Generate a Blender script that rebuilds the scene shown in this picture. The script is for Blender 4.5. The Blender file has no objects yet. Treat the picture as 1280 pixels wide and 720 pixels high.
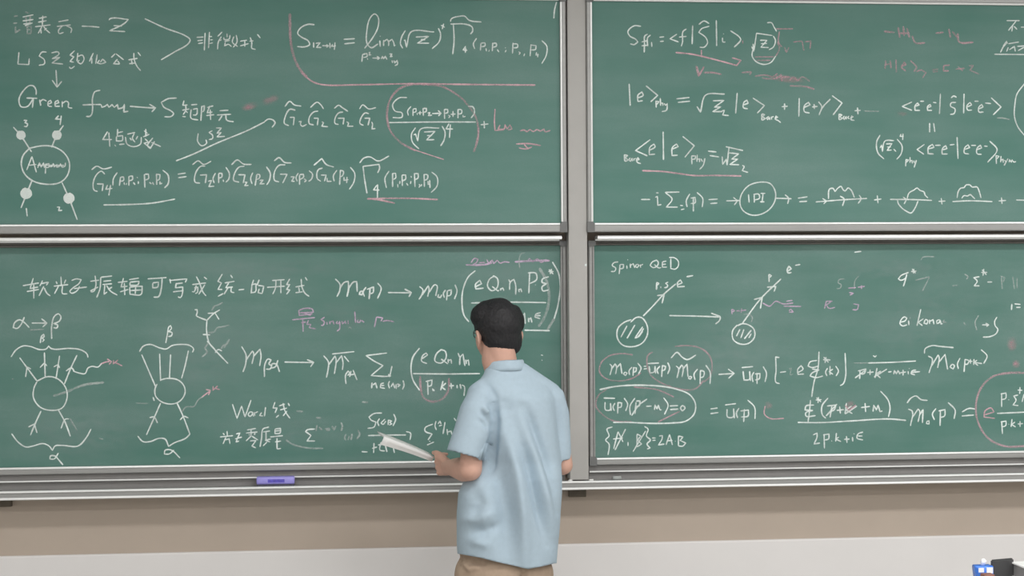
import bpy, bmesh, math, random
import numpy as np
from mathutils import Vector, Matrix, noise

# ------------------------------------------------------------------ camera, world, lamps, exposure
SC = bpy.context.scene
COL = SC.collection
FPX = 2200.0                       # focal length in pixels of a 1280 px wide frame
CAM = np.array([0.0, -7.2, 1.8])
YAW, PITCH, ROLL = 0.10399382, -0.00159927, -0.0063798
_F = np.array([math.sin(YAW)*math.cos(PITCH), math.cos(YAW)*math.cos(PITCH), math.sin(PITCH)])
_R = np.cross(_F, [0, 0, 1]); _R /= np.linalg.norm(_R)
_U = np.cross(_R, _F)
CR = math.cos(ROLL)*_R + math.sin(ROLL)*_U
CU = -math.sin(ROLL)*_R + math.cos(ROLL)*_U
cam_data = bpy.data.cameras.new('camera')
cam_data.sensor_width = 36.0
cam_data.lens = 36.0*FPX/1280.0
cam = bpy.data.objects.new('camera', cam_data)
COL.objects.link(cam)
cam.matrix_world = Matrix(((CR[0], CU[0], -_F[0], CAM[0]), (CR[1], CU[1], -_F[1], CAM[1]),
                           (CR[2], CU[2], -_F[2], CAM[2]), (0, 0, 0, 1)))
SC.camera = cam

world = bpy.data.worlds.new('world'); SC.world = world
world.use_nodes = True
world.node_tree.nodes['Background'].inputs[0].default_value = (0.9, 0.95, 1.0, 1)
world.node_tree.nodes['Background'].inputs[1].default_value = 0.0

def area_lamp(x, y, z, sx, sy, power, col=(1, 0.985, 0.975)):
    l = bpy.data.lights.new('ceiling_lamp', 'AREA')
    l.shape = 'RECTANGLE'; l.size = sx; l.size_y = sy; l.energy = power; l.color = col
    o = bpy.data.objects.new('ceiling_lamp', l); COL.objects.link(o)
    o.location = (x, y, z)
    return o
ROOM = dict(x0=-3.2, x1=5.6, y1=-9.5, zc=3.45)
for lx in (-1.0, 1.4, 3.8):
    area_lamp(lx, -2.55, 3.40, 1.9, 0.35, 26 if lx < 0 else (37 if lx < 2 else 47))
    area_lamp(lx, -5.2, 3.40, 1.9, 0.35, 32 if lx < 0 else (40 if lx < 2 else 50))
    area_lamp(lx, -7.9, 3.40, 1.9, 0.35, 32 if lx < 0 else (40 if lx < 2 else 50))

SC.view_settings.view_transform = 'Standard'
SC.view_settings.look = 'None'
SC.view_settings.gamma = 1.0
SC.view_settings.use_curve_mapping = False
SC.view_settings.exposure = 0.0

# ------------------------------------------------------------------ helpers
def at(x, y, Y):
    """point of the vertical plane at depth Y that photo pixel (x, y) looks at"""
    d = _F + CR*((x-640)/FPX) + CU*((360-y)/FPX)
    t = (Y-CAM[1])/d[1]
    return Vector((CAM[0]+d[0]*t, Y, CAM[2]+d[2]*t))
def srgb(r, g, b):
    f = lambda c: ((c/255+0.055)/1.055)**2.4 if c > 10 else c/255/12.92
    return (f(r), f(g), f(b), 1)

def new_mat(name):
    m = bpy.data.materials.new(name); m.use_nodes = True
    nt = m.node_tree
    return m, nt, nt.nodes['Principled BSDF']
def N(nt, typ, **kw):
    n = nt.nodes.new(typ)
    for k, v in kw.items(): setattr(n, k, v)
    return n
def noise_node(nt, scale, detail=3, rough=0.5, stretch=(1, 1, 1)):
    tc = N(nt, 'ShaderNodeTexCoord'); mp = N(nt, 'ShaderNodeMapping')
    mp.inputs['Scale'].default_value = stretch
    nz = N(nt, 'ShaderNodeTexNoise')
    nz.inputs['Scale'].default_value = scale; nz.inputs['Detail'].default_value = detail
    nz.inputs['Roughness'].default_value = rough
    nt.links.new(tc.outputs['Object'], mp.inputs[0]); nt.links.new(mp.outputs[0], nz.inputs['Vector'])
    return nz
def ramp(nt, src, stops):
    r = N(nt, 'ShaderNodeValToRGB')
    el = r.color_ramp.elements
    while len(el) < len(stops): el.new(0.5)
    for e, (p, c) in zip(el, stops): e.position = p; e.color = c
    nt.links.new(src, r.inputs[0])
    return r
def plain(name, col, rough=0.6, metal=0.0, var=0.06, scale=40, bump=0.0, spec=0.5, stretch=(1, 1, 1)):
    """one colour broken by a faint procedural mottling"""
    m, nt, b = new_mat(name)
    nz = noise_node(nt, scale, 4, 0.6, stretch)
    lo = tuple(c*(1-var) for c in col[:3])+(1,); hi = tuple(min(1, c*(1+var)) for c in col[:3])+(1,)
    r = ramp(nt, nz.outputs['Fac'], [(0.3, lo), (0.7, hi)])
    nt.links.new(r.outputs[0], b.inputs['Base Color'])
    b.inputs['Roughness'].default_value = rough; b.inputs['Metallic'].default_value = metal
    b.inputs['Specular IOR Level'].default_value = spec
    if bump:
        bp = N(nt, 'ShaderNodeBump'); bp.inputs['Strength'].default_value = bump; bp.inputs['Distance'].default_value = 0.004
        nt.links.new(nz.outputs['Fac'], bp.inputs['Height']); nt.links.new(bp.outputs[0], b.inputs['Normal'])
    return m

def board_mat(name, base, dust, seed):
    """green enamel with wiped chalk dust: broad clouds and long eraser sweeps"""
    m, nt, b = new_mat(name)
    tc = N(nt, 'ShaderNodeTexCoord')
    def nz(scale, stretch, off, det=4):
        mp = N(nt, 'ShaderNodeMapping'); mp.inputs['Scale'].default_value = stretch
        mp.inputs['Location'].default_value = (off, off*0.7, off*1.3)
        n = N(nt, 'ShaderNodeTexNoise'); n.inputs['Scale'].default_value = scale; n.inputs['Detail'].default_value = det
        nt.links.new(tc.outputs['Object'], mp.inputs[0]); nt.links.new(mp.outputs[0], n.inputs['Vector'])
        return n
    cloud = nz(1.6, (1, 1, 1.5), seed); sweep = nz(3.0, (0.5, 1, 3.2), seed+5); grain = nz(160, (1, 1, 1), seed, 2)
    rc = ramp(nt, cloud.outputs['Fac'], [(0.36, (0, 0, 0, 1)), (0.70, (1, 1, 1, 1))])
    rs = ramp(nt, sweep.outputs['Fac'], [(0.38, (0, 0, 0, 1)), (0.75, (1, 1, 1, 1))])
    rg = ramp(nt, grain.outputs['Fac'], [(0.35, (0.8, 0.8, 0.8, 1)), (0.7, (1, 1, 1, 1))])
    add = N(nt, 'ShaderNodeMath', operation='ADD'); nt.links.new(rc.outputs[0], add.inputs[0]); nt.links.new(rs.outputs[0], add.inputs[1])
    mul = N(nt, 'ShaderNodeMath', operation='MULTIPLY'); nt.links.new(add.outputs[0], mul.inputs[0]); nt.links.new(rg.outputs[0], mul.inputs[1])
    sc = N(nt, 'ShaderNodeMath', operation='MULTIPLY'); nt.links.new(mul.outputs[0], sc.inputs[0]); sc.inputs[1].default_value = dust
    mix = N(nt, 'ShaderNodeMix', data_type='RGBA')
    mix.inputs['A'].default_value = base; mix.inputs['B'].default_value = (0.50, 0.56, 0.57, 1)
    nt.links.new(sc.outputs[0], mix.inputs['Factor']); nt.links.new(mix.outputs['Result'], b.inputs['Base Color'])
    b.inputs['Roughness'].default_value = 0.55; b.inputs['Specular IOR Level'].default_value = 0.35
    return m

def chalk_mat(name, col, cover, scale=230):
    """chalk dust clinging to the board's tooth: broken coverage"""
    m, nt, b = new_mat(name)
    b.inputs['Base Color'].default_value = col; b.inputs['Roughness'].default_value = 0.95
    b.inputs['Specular IOR Level'].default_value = 0.1
    a = noise_node(nt, scale, 2, 0.6); c = noise_node(nt, 16, 2, 0.5)
    add = N(nt, 'ShaderNodeMath', operation='ADD'); nt.links.new(a.outputs['Fac'], add.inputs[0]); nt.links.new(c.outputs['Fac'], add.inputs[1])
    lo, hi = cover
    r = ramp(nt, add.outputs[0], [(0.0, (0, 0, 0, 1)), (1, (1, 1, 1, 1))])
    mr = N(nt, 'ShaderNodeMapRange'); mr.inputs['From Min'].default_value = 0.7; mr.inputs['From Max'].default_value = 1.25
    mr.inputs['To Min'].default_value = lo; mr.inputs['To Max'].default_value = hi
    nt.links.new(add.outputs[0], mr.inputs['Value']); nt.nodes.remove(r)
    nt.links.new(mr.outputs[0], b.inputs['Alpha'])
    return m
def smudge_mat(name, col, strength):
    """a wiped patch of chalk dust that thins towards its rim (uses the patch's own UVs)"""
    m, nt, b = new_mat(name)
    b.inputs['Base Color'].default_value = col; b.inputs['Roughness'].default_value = 0.95
    b.inputs['Specular IOR Level'].default_value = 0.1
    uv = N(nt, 'ShaderNodeUVMap'); g = N(nt, 'ShaderNodeVectorMath', operation='LENGTH')
    nt.links.new(uv.outputs[0], g.inputs[0])
    mr = N(nt, 'ShaderNodeMapRange'); mr.interpolation_type = 'SMOOTHSTEP'
    mr.inputs['From Min'].default_value = 0.15; mr.inputs['From Max'].default_value = 1.0
    mr.inputs['To Min'].default_value = 1; mr.inputs['To Max'].default_value = 0
    nt.links.new(g.outputs['Value'], mr.inputs['Value'])
    nz = noise_node(nt, 26, 4, 0.6, (0.6, 1, 1.6))
    r = ramp(nt, nz.outputs['Fac'], [(0.32, (0.1, 0.1, 0.1, 1)), (0.68, (1, 1, 1, 1))])
    mu = N(nt, 'ShaderNodeMath', operation='MULTIPLY'); nt.links.new(mr.outputs[0], mu.inputs[0]); nt.links.new(r.outputs[0], mu.inputs[1])
    m2 = N(nt, 'ShaderNodeMath', operation='MULTIPLY'); nt.links.new(mu.outputs[0], m2.inputs[0]); m2.inputs[1].default_value = strength
    nt.links.new(m2.outputs[0], b.inputs['Alpha'])
    return m

def link(name, bm, mat, parent=None, smooth=False):
    me = bpy.data.meshes.new(name)
    bmesh.ops.recalc_face_normals(bm, faces=bm.faces)
    bm.to_mesh(me); bm.free()
    if smooth:
        for p in me.polygons: p.use_smooth = True
    o = bpy.data.objects.new(name, me); COL.objects.link(o)
    if mat is not None:
        for m_ in (mat if isinstance(mat, tuple) else (mat,)): me.materials.append(m_)
    if parent is not None: adopt(o, parent)
    return o
WLOC = {}
def adopt(o, parent):
    o.parent = parent
    o.matrix_parent_inverse = Matrix.Translation(-WLOC.get(parent.name, Vector((0, 0, 0))))
def thing(name, label, cat, loc, group=None):
    o = bpy.data.objects.new(name, None); COL.objects.link(o)
    o.location = loc; o.empty_display_size = 0.1; WLOC[o.name] = Vector(loc)
    tag(o, label, cat, group)
    return o
def tag(o, label, cat=None, group=None):
    o['label'] = label
    if cat: o['category'] = cat
    if group: o['group'] = group
    return o
def structure(o):
    o['kind'] = 'structure'; return o
def box(bm, x0, x1, y0, y1, z0, z1, bev=0.0):
    r = bmesh.ops.create_cube(bm, size=1)
    vs = r['verts']
    for v in vs:
        v.co = Vector(((x0+x1)/2+v.co.x*(x1-x0), (y0+y1)/2+v.co.y*(y1-y0), (z0+z1)/2+v.co.z*(z1-z0)))
    if bev:
        es = list({e for v in vs for e in v.link_edges})
        bmesh.ops.bevel(bm, geom=es, offset=bev, segments=2, affect='EDGES', profile=0.5)
def extrude_profile(bm, prof, p0, p1, axis):
    """closed profile of (depth, height) pairs swept straight from p0 to p1; axis 'x' or 'z'.
    axis x: depth->Y, height->Z.  axis z: depth->Y, height->X"""
    rings = []
    for p in (p0, p1):
        ring = []
        for d, h in prof:
            ring.append(bm.verts.new((p, d, h) if axis == 'x' else (h, d, p)))
        rings.append(ring)
    n = len(prof)
    for i in range(n):
        j = (i+1) % n
        bm.faces.new((rings[0][i], rings[0][j], rings[1][j], rings[1][i]))
    bm.faces.new(rings[0][::-1]); bm.faces.new(rings[1])
def half_round(cx, cz, r, n=7, a0=90, a1=270):
    return [(cx+r*math.cos(math.radians(a0+(a1-a0)*k/(n-1))), cz+r*math.sin(math.radians(a0+(a1-a0)*k/(n-1)))) for k in range(n)]

# ------------------------------------------------------------------ materials
M = {}
M['wall_upper'] = plain('beige_wall_paint', (0.47, 0.40, 0.335, 1), 0.75, var=0.03, scale=3, bump=0.02)
M['wall_lower'] = plain('white_wall_paint', (0.75, 0.738, 0.732, 1), 0.6, var=0.015, scale=3)
M['plaster'] = plain('white_plaster', (0.78, 0.77, 0.75, 1), 0.8, var=0.03, scale=4)
M['floor'] = plain('grey_floor_tile', (0.42, 0.41, 0.39, 1), 0.45, var=0.08, scale=6)
M['board_up'] = board_mat('green_enamel_upper', (0.086, 0.222, 0.186, 1), 0.10, 2.0)
M['board_low'] = board_mat('green_enamel_lower', (0.080, 0.205, 0.170, 1), 0.13, 9.0)
M['alu'] = plain('brushed_aluminium', (0.36, 0.365, 0.36, 1), 0.40, 0.3, 0.05, 12, stretch=(0.2, 3, 6))
M['alu_bright'] = plain('polished_aluminium_highlight', (0.93, 0.95, 0.95, 1), 0.22, 0.15, 0.03, 20)  # near-white base colour carries the highlight of beads and lips
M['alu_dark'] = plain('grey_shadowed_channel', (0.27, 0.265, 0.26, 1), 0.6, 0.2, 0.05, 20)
M['rail_shade'] = plain('shaded_head_rail', (0.13, 0.125, 0.115, 1), 0.6, 0.0, 0.08, 20)  # shade under the pull lip, put into the head rail's colour
M['post'] = plain('grey_powder_coat', (0.44, 0.435, 0.42, 1), 0.5, 0.1, 0.03, 8)
M['cap'] = plain('grey_plastic_cap', (0.17, 0.175, 0.175, 1), 0.5, 0, 0.05, 30)
M['bracket'] = plain('dull_brown_bracket', (0.12, 0.10, 0.075, 1), 0.6, 0.1, 0.1, 30)
M['cw'] = chalk_mat('white_chalk', (0.86, 0.95, 0.93, 1), (0.60, 1.0))
M['cd'] = chalk_mat('dense_white_chalk', (0.80, 0.88, 0.86, 1), (0.85, 1.0))
M['cf'] = chalk_mat('faint_white_chalk', (0.74, 0.82, 0.80, 1), (0.12, 0.55))
M['cp'] = chalk_mat('pink_chalk', (0.82, 0.53, 0.60, 1), (0.40, 0.95))
M['cpf'] = chalk_mat('faint_pink_chalk', (0.74, 0.50, 0.56, 1), (0.14, 0.66))
M['cv'] = chalk_mat('violet_chalk', (0.70, 0.54, 0.72, 1), (0.35, 0.95))
M['sw'] = smudge_mat('wiped_white_dust', (0.55, 0.62, 0.64, 1), 0.13)
M['sp'] = smudge_mat('wiped_pink_dust', (0.66, 0.42, 0.47, 1), 0.6)

# ------------------------------------------------------------------ room shell
R_ = ROOM
DADO = at(640, 681.0, 0).z
bm = bmesh.new(); box(bm, R_['x0'], R_['x1'], 0, 0.15, DADO, R_['zc']); structure(link('wall_front', bm, M['wall_upper']))
bm = bmesh.new()
extrude_profile(bm, [(0.15, 0.0), (-0.022, 0.0), (-0.022, DADO-0.006), (-0.018, DADO), (0.15, DADO)], R_['x0'], R_['x1'], 'x')
structure(link('trim_1', bm, M['wall_lower']))
bm = bmesh.new(); box(bm, R_['x0']-0.15, R_['x0'], R_['y1'], 0.15, 0, R_['zc']); structure(link('wall_left', bm, M['plaster']))
bm = bmesh.new(); box(bm, R_['x1'], R_['x1']+0.15, R_['y1'], 0.15, 0, R_['zc']); structure(link('wall_right', bm, M['plaster']))
bm = bmesh.new(); box(bm, R_['x0']-0.15, R_['x1']+0.15, R_['y1']-0.15, R_['y1'], 0, R_['zc']); structure(link('wall_back', bm, M['plaster']))
bm = bmesh.new(); box(bm, R_['x0']-0.15, R_['x1']+0.15, R_['y1']-0.15, 0.15, -0.1, 0); structure(link('floor', bm, M['floor']))
bm = bmesh.new(); box(bm, R_['x0']-0.15, R_['x1']+0.15, R_['y1']-0.15, 0.15, R_['zc'], R_['zc']+0.1); structure(link('ceiling', bm, M['plaster']))

# ------------------------------------------------------------------ the sliding chalkboards
YU, YL = -0.105, -0.035              # writing faces of the upper and of the lower boards
def frame_bar(kind, a, b, inner, Y, width, mat, sign, axis):
    """aluminium bar from a to b; its bead runs along the writing face at 'inner', the bar extends outward by sign*width"""
    bead = 0.0045
    prof = [(Y+0.018, inner+sign*width), (Y-0.010, inner+sign*width), (Y-0.014, inner+sign*(width-0.004)),
            (Y-0.014, inner+sign*(0.010)), (Y-0.010, inner+sign*0.0088)]
    hr = half_round(Y-0.0095, inner+sign*0.0042, 0.0048, 7, 90, 270)
    hr = [(d, h) for d, h in hr]
    if sign > 0: prof += hr
    else: prof += hr[::-1]
    prof += [(Y+0.018, inner)]
    bm = bmesh.new(); extrude_profile(bm, prof, a, b, axis)
    for f in bm.faces:                            # the rolled bead is polished, its highlight lightened into the colour
        h = [abs((v.co.z if axis == 'x' else v.co.x)-inner) for v in f.verts]
        if len(f.verts) == 4 and max(h) < 0.0092 and f.calc_center_median().y < Y: f.material_index = 1
    return bm
def make_board(label, xl, xr, zb, zt, Y, mat, alu, wside, wtop, wbot):
    """xl..zt bound the writing face"""
    loc = Vector(((xl+xr)/2, Y, zb-wbot))
    t = thing('chalkboard', label, 'chalkboard', loc)
    bm = bmesh.new(); box(bm, xl-0.005, xr+0.005, Y, Y+0.016, zb-0.005, zt+0.005)
    link('writing_surface', bm, mat, t)
    cs = 0.034
    link('frame_rail', frame_bar('b', xl+0.004, xr-0.004, zb, Y, wbot, alu, -1, 'x'), (alu, M['alu_bright']), t)
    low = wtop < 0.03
    link('frame_rail', frame_bar('t', xl+0.004, xr-0.004, zt, Y, wtop, alu, 1, 'x'), (M['rail_shade'], M['rail_shade']) if low else (alu, M['alu_bright']), t)
    link('frame_stile', frame_bar('l', zb+0.006, zt-0.006, xl, Y, wside, alu, -1, 'z'), (alu, alu if low else M['alu_bright']), t)
    link('frame_stile', frame_bar('r', zb+0.006, zt-0.006, xr, Y, wside, alu, 1, 'z'), (alu, alu if low else M['alu_bright']), t)
    for cx, sx in ((xl, -1), (xr, 1)):
        for cz, sz, w in ((zb, -1, wbot), (zt, 1, wtop)):
            bm = bmesh.new()
            xa, xb = sorted((cx+sx*(wside+0.001), cx-sx*0.006)); za, zc_ = sorted((cz+sz*(w+0.001), cz-sz*0.006))
            # L-shaped moulded corner: outer block with its inner corner cut away
            pts = [(cx+sx*(wside+0.001), cz+sz*(w+0.001)), (cx+sx*(wside+0.001), cz-sz*0.006), (cx, cz-sz*0.006),
                   (cx-sx*0.001, cz-sz*0.0005), (cx-sx*0.006, cz), (cx-sx*0.006, cz+sz*(w+0.001))]
            lo = [bm.verts.new((x, Y+0.016, z)) for x, z in pts]; hi = [bm.verts.new((x, Y-0.0165, z)) for x, z in pts]
            for i in range(6):
                j = (i+1) % 6; bm.faces.new((lo[i], lo[j], hi[j], hi[i]))
            bm.faces.new(lo[::-1]); bm.faces.new(hi)
            link('corner_cap', bm, M['cap'], t)
    return t
xul0 = at(-26, 300, YU).x; xul1 = at(700.3, 140, YU).x
xur0 = at(740.2, 140, YU).x; xur1 = xur0+(xul1-xul0)
xll0 = at(-26, 430, YL).x; xll1 = at(701.0, 430, YL).x
xlr0 = at(743.0, 430, YL).x; xlr1 = xlr0+(xll1-xll0)
zub = at(640, 279.2, YU).z; zut = at(640, 1.7, YU).z+0.004
zlb = at(640, 574.0, YL).z; zlt = at(640, 307.0, YL).z
B = {}
B['UL'] = make_board('upper green chalkboard left of the grey post, with the circle and four white dots diagram', xul0, xul1, zub, zut, YU, M['board_up'], M['alu'], 0.0235, 0.036, 0.036)
B['UR'] = make_board('upper green chalkboard right of the grey post, with ket equations and the 1PI circle', xur0, xur1, zub, zut, YU, M['board_up'], M['alu'], 0.0235, 0.036, 0.036)
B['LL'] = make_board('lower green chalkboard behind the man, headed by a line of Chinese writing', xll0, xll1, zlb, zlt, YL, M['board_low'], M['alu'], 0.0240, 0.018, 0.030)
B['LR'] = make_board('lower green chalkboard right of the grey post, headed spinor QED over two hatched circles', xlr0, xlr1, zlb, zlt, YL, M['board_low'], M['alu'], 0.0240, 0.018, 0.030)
# the pull lip along the head of each lower board
for k, a, b in (('LL', xll0, xll1), ('LR', xlr0, xlr1)):
    z1 = at(640, 294.9, YL-0.085).z; z0 = at(640, 299.4, YL-0.085).z; zc = zlt+0.018
    bm = bmesh.new()
    extrude_profile(bm, [(YL+0.0, zc), (YL+0.0, z1)] + [(YL-0.078, z1), (YL-0.0845, z1-0.004), (YL-0.0855, z0+0.003), (YL-0.083, z0), (YL-0.012, z0+0.002), (YL-0.012, zc)], a+0.004, b-0.004, 'x')
    link('pull_lip', bm, M['alu_bright'], B[k])

# ------------------------------------------------------------------ the uprights between the boards
ztop = zut+0.20
def post(x0, x1, label):
    t = thing('guide_post', label, 'post', Vector(((x0+x1)/2, -0.06, ZT)), None)
    bm = bmesh.new(); box(bm, x0, x1, -0.108, 0.0, ZT, ztop, 0.003); link('post_body', bm, M['post'], t)
    return t
YT = -0.120                       # front of the chalk tray
z_top = at(640, 603.3, YT).z      # tray lip
z_bot = at(640, 613.3, YT).z
ZT = z_top+0.004
xp0 = at(709.6, 130, -0.108).x; xp1 = at(733.0, 130, -0.108).x
p1 = post(xp0, xp1, 'grey metal upright between the left and right chalkboards')
bm = bmesh.new(); c = at(732.5, 331, -0.1085); box(bm, c.x-0.005, c.x+0.003, -0.1088, -0.108, c.z-0.005, c.z+0.004)
link('chalk_mark', bm, M['cw'], p1)

# ------------------------------------------------------------------ chalk tray
XA, XB = xul0-0.05, xur1+0.05
tray = thing('chalk_tray', 'long stepped aluminium chalk tray running under the lower boards', 'chalk tray', Vector(((XA+XB)/2, -0.07, z_bot)))
zf = zlb-0.030                    # underside of the lower boards' frame
z_a = at(640, 590.4, YL-0.01).z; z_b = at(640, 592.2, YL-0.01).z
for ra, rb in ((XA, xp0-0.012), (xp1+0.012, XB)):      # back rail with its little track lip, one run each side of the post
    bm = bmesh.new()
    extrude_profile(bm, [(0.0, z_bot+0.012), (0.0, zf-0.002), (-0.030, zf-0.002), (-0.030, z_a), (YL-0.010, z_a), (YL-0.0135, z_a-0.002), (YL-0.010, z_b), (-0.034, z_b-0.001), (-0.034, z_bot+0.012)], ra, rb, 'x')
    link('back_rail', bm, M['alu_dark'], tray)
    bm = bmesh.new()
    extrude_profile(bm, [(YL-0.0125, z_b)] + half_round(YL-0.0135, (z_a+z_b)/2, (z_a-z_b)/2+0.0006, 6, 270, 90) + [(YL-0.0125, z_a)], ra, rb, 'x')
    link('track_bead', bm, M['alu_bright'], tray)
bm = bmesh.new()                  # shelf with rolled top edge, fascia and drip lip
ze = z_top
prof = [(-0.034, ze-0.016), (-0.034, ze-0.003), (YT+0.020, ze-0.003), (YT+0.008, ze-0.001)]
prof += [(YT+0.006, ze), (YT-0.001, ze+0.0005), (YT-0.0045, ze-0.002), (YT-0.004, ze-0.0055), (YT, ze-0.007)]
prof += [(YT, z_bot+0.008), (YT-0.003, z_bot+0.007), (YT-0.006, z_bot+0.003), (YT-0.004, z_bot-0.0005), (YT+0.004, z_bot), (YT+0.006, z_bot+0.010), (YT+0.006, ze-0.016)]
extrude_profile(bm, prof, XA, XB, 'x'); link('tray_shelf', bm, M['alu'], tray)
bm = bmesh.new()
extrude_profile(bm, [(YT-0.0046, ze-0.0062), (YT-0.0066, ze-0.004), (YT-0.0062, ze-0.001), (YT-0.002, ze+0.0022), (YT+0.001, ze+0.0012), (YT-0.0035, ze-0.001)], XA, XB, 'x')
link('shelf_bead', bm, M['alu_bright'], tray)
bm = bmesh.new()
extrude_profile(bm, [(YT-0.0045, z_bot-0.0014), (YT-0.0085, z_bot+0.002), (YT-0.0070, z_bot+0.0062), (YT-0.0035, z_bot+0.0086), (YT-0.0030, z_bot+0.0070)], XA, XB, 'x')
link('drip_bead', bm, M['alu_bright'], tray)
for px0, px1, py0, py1 in ((-14, 14, 627.5, 634.0), (711.5, 732.5, 613.8, 621.5), (1432, 1453, 602, 609)):
    a = at(px0, py1, -0.03); b = at(px1, py0, -0.03)
    bm = bmesh.new()
    extrude_profile(bm, [(0.0, a.z), (-0.030, a.z), (-0.034, a.z+0.006), (-0.034, z_bot+0.010), (0.0, z_bot+0.012)], a.x, b.x, 'x')
    link('tray_bracket', bm, M['bracket'], tray)
# ------------------------------------------------------------------ chalk writing
CROP = {'A': (0, 0, 5.142), 'B': (200, 0, 5.142), 'C': (360, 0, 3.556), 'D': (0, 130, 4.5), 'E': (220, 110, 4.5), 'F': (440, 90, 4.0), 'G': (540, 0, 8.0),
        'R1': (740, 0, 4.571), 'R2': (1000, 0, 4.571), 'R3': (740, 130, 4.5), 'R4': (1000, 110, 4.0),
        'P1': (740, 300, 4.571), 'P2': (1000, 300, 4.571), 'P3': (740, 420, 4.0), 'P4': (1000, 420, 4.0),
        'L1': (0, 310, 4.923), 'L2': (220, 310, 4.923), 'L3': (440, 300, 4.571), 'L4': (0, 420, 4.0), 'L5': (260, 420, 4.0), 'L6': (430, 420, 4.0), 'X': (0, 0, 1.0)}
BY = {'UL': YU, 'UR': YU, 'LL': YL, 'LR': YL}
PXM = 305.0
rnd = random.Random(7)
def smooth_line(pts):
    """centripetal-like Catmull-Rom through the stroke's points, sharp corners kept"""
    if len(pts) == 1: pts = [pts[0], (pts[0][0]+0.6, pts[0][1]+0.6)]
    P = [np.array(p, float) for p in pts]
    out = []
    n = len(P)
    closed = n > 4 and np.linalg.norm(P[0]-P[-1]) < 0.8
    tang = []
    for i in range(n):
        if 0 < i < n-1:
            a = P[i]-P[i-1]; b = P[i+1]-P[i]
            la, lb = np.linalg.norm(a)+1e-6, np.linalg.norm(b)+1e-6
            cosv = float(a@b)/(la*lb)
            t = (a/la+b/lb)*0.5
            tang.append((t, cosv))
        else: tang.append((None, 1))
    for i in range(n-1):
        d = np.linalg.norm(P[i+1]-P[i])
        k = max(1, int(d/1.3)); k = min(k, 60)
        t0, c0 = tang[i]; t1, c1 = tang[i+1]
        dirn = (P[i+1]-P[i])/(d+1e-6)
        if t0 is None or c0 < 0.05: t0 = dirn
        if t1 is None or c1 < 0.05: t1 = dirn
        for j in range(k):
            s = j/k
            h00 = 2*s**3-3*s**2+1; h10 = s**3-2*s**2+s; h01 = -2*s**3+3*s**2; h11 = s**3-s**2
            out.append(h00*P[i]+h10*t0*d+h01*P[i+1]+h11*t1*d)
    out.append(P[-1])
    return out
def ribbon(bm, line, wpx, Y, lift):
    L = [at(p[0], p[1], Y) for p in line]
    n = len(L); w0 = 0.88*wpx/PXM/2
    ph = rnd.random()*50
    rows = []
    for i, p in enumerate(L):
        a = L[max(0, i-1)]; b = L[min(n-1, i+1)]
        t = (b-a); t.y = 0
        if t.length < 1e-7: t = Vector((1, 0, 0))
        t.normalize(); nrm = Vector((-t.z, 0, t.x))
        w = w0*(0.92+0.30*noise.noise(Vector((ph+i*0.23, 0.3, 0))))
        if i == 0 or i == n-1: w *= 0.55
        c = Vector((p.x, Y, p.z))
        rows.append((bm.verts.new(c+nrm*w+Vector((0, -lift*0.5, 0))), bm.verts.new(c+Vector((0, -lift, 0))), bm.verts.new(c-nrm*w+Vector((0, -lift*0.5, 0)))))
    for r0, r1 in zip(rows, rows[1:]):
        bm.faces.new((r0[0], r0[1], r1[1], r1[0])); bm.faces.new((r0[1], r0[2], r1[2], r1[1]))
def parse(s):
    out = []
    key = 'X'
    for st in s.replace('\n', ' ').split(';'):
        st = st.split()
        if not st: continue
        if st[0] in CROP: key = st[0]; st = st[1:]
        if not st: continue
        x0, y0, sc = CROP[key]
        v = [float(a) for a in st]
        out.append([(x0+v[i]/sc, y0+v[i+1]/sc) for i in range(0, len(v)-1, 2)])
    return out
def clusters(strokes):
    """strokes that stand together make one word or symbol group; far-apart ones become objects of their own"""
    n = len(strokes); lo = np.array([np.min(st, axis=0)-1.2 for st in strokes])/PXM; hi = np.array([np.max(st, axis=0)+1.2 for st in strokes])/PXM
    size = (hi-lo).max(axis=1); lab = list(range(n))
    for i in range(n):
        for j in range(i):
            gap = np.maximum(0, np.maximum(lo[i]-hi[j], lo[j]-hi[i]))
            if np.hypot(*gap) <= 0.68*max(0.02, 0.5*max(size[i], size[j])) and lab[i] != lab[j]:
                a, b = lab[i], lab[j]; lab = [b if q == a else q for q in lab]
    out = {}
    for k, q in enumerate(lab): out.setdefault(q, []).append(strokes[k])
    return list(out.values())
def write(board, name, mat, wpx, s, label=None):
    Y = BY[board]
    for group in clusters([smooth_line(st) for st in parse(s)]):
        bm = bmesh.new()
        for st in group: ribbon(bm, st, wpx, Y, 0.0006+0.0005*rnd.random())
        o = link(name, bm, M[mat], B[board])
        if label: o['label'] = label
def dots(board, name, mat, s):
    """filled chalk blobs: x y r triples"""
    Y = BY[board]
    for st in s.split(';'):
        v = st.split()
        if not v: continue
        bm = bmesh.new()
        x0, y0, sc = CROP[v[0]]; x, y, r = [float(a) for a in v[1:]]
        c = at(x0+x/sc, y0+y/sc, Y); rr = r/sc/PXM
        ring = [bm.verts.new((c.x+rr*math.cos(k*math.pi/9)*(1+0.14*noise.noise(Vector((k*0.9, x, 0)))), Y-0.0004, c.z+rr*math.sin(k*math.pi/9)*(1+0.14*noise.noise(Vector((k*0.9, y, 3)))))) for k in range(18)]
        m = bm.verts.new((c.x, Y-0.0015, c.z))
        for k in range(18): bm.faces.new((ring[k], ring[(k+1) % 18], m))
        link(name, bm, M[mat], B[board])
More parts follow.
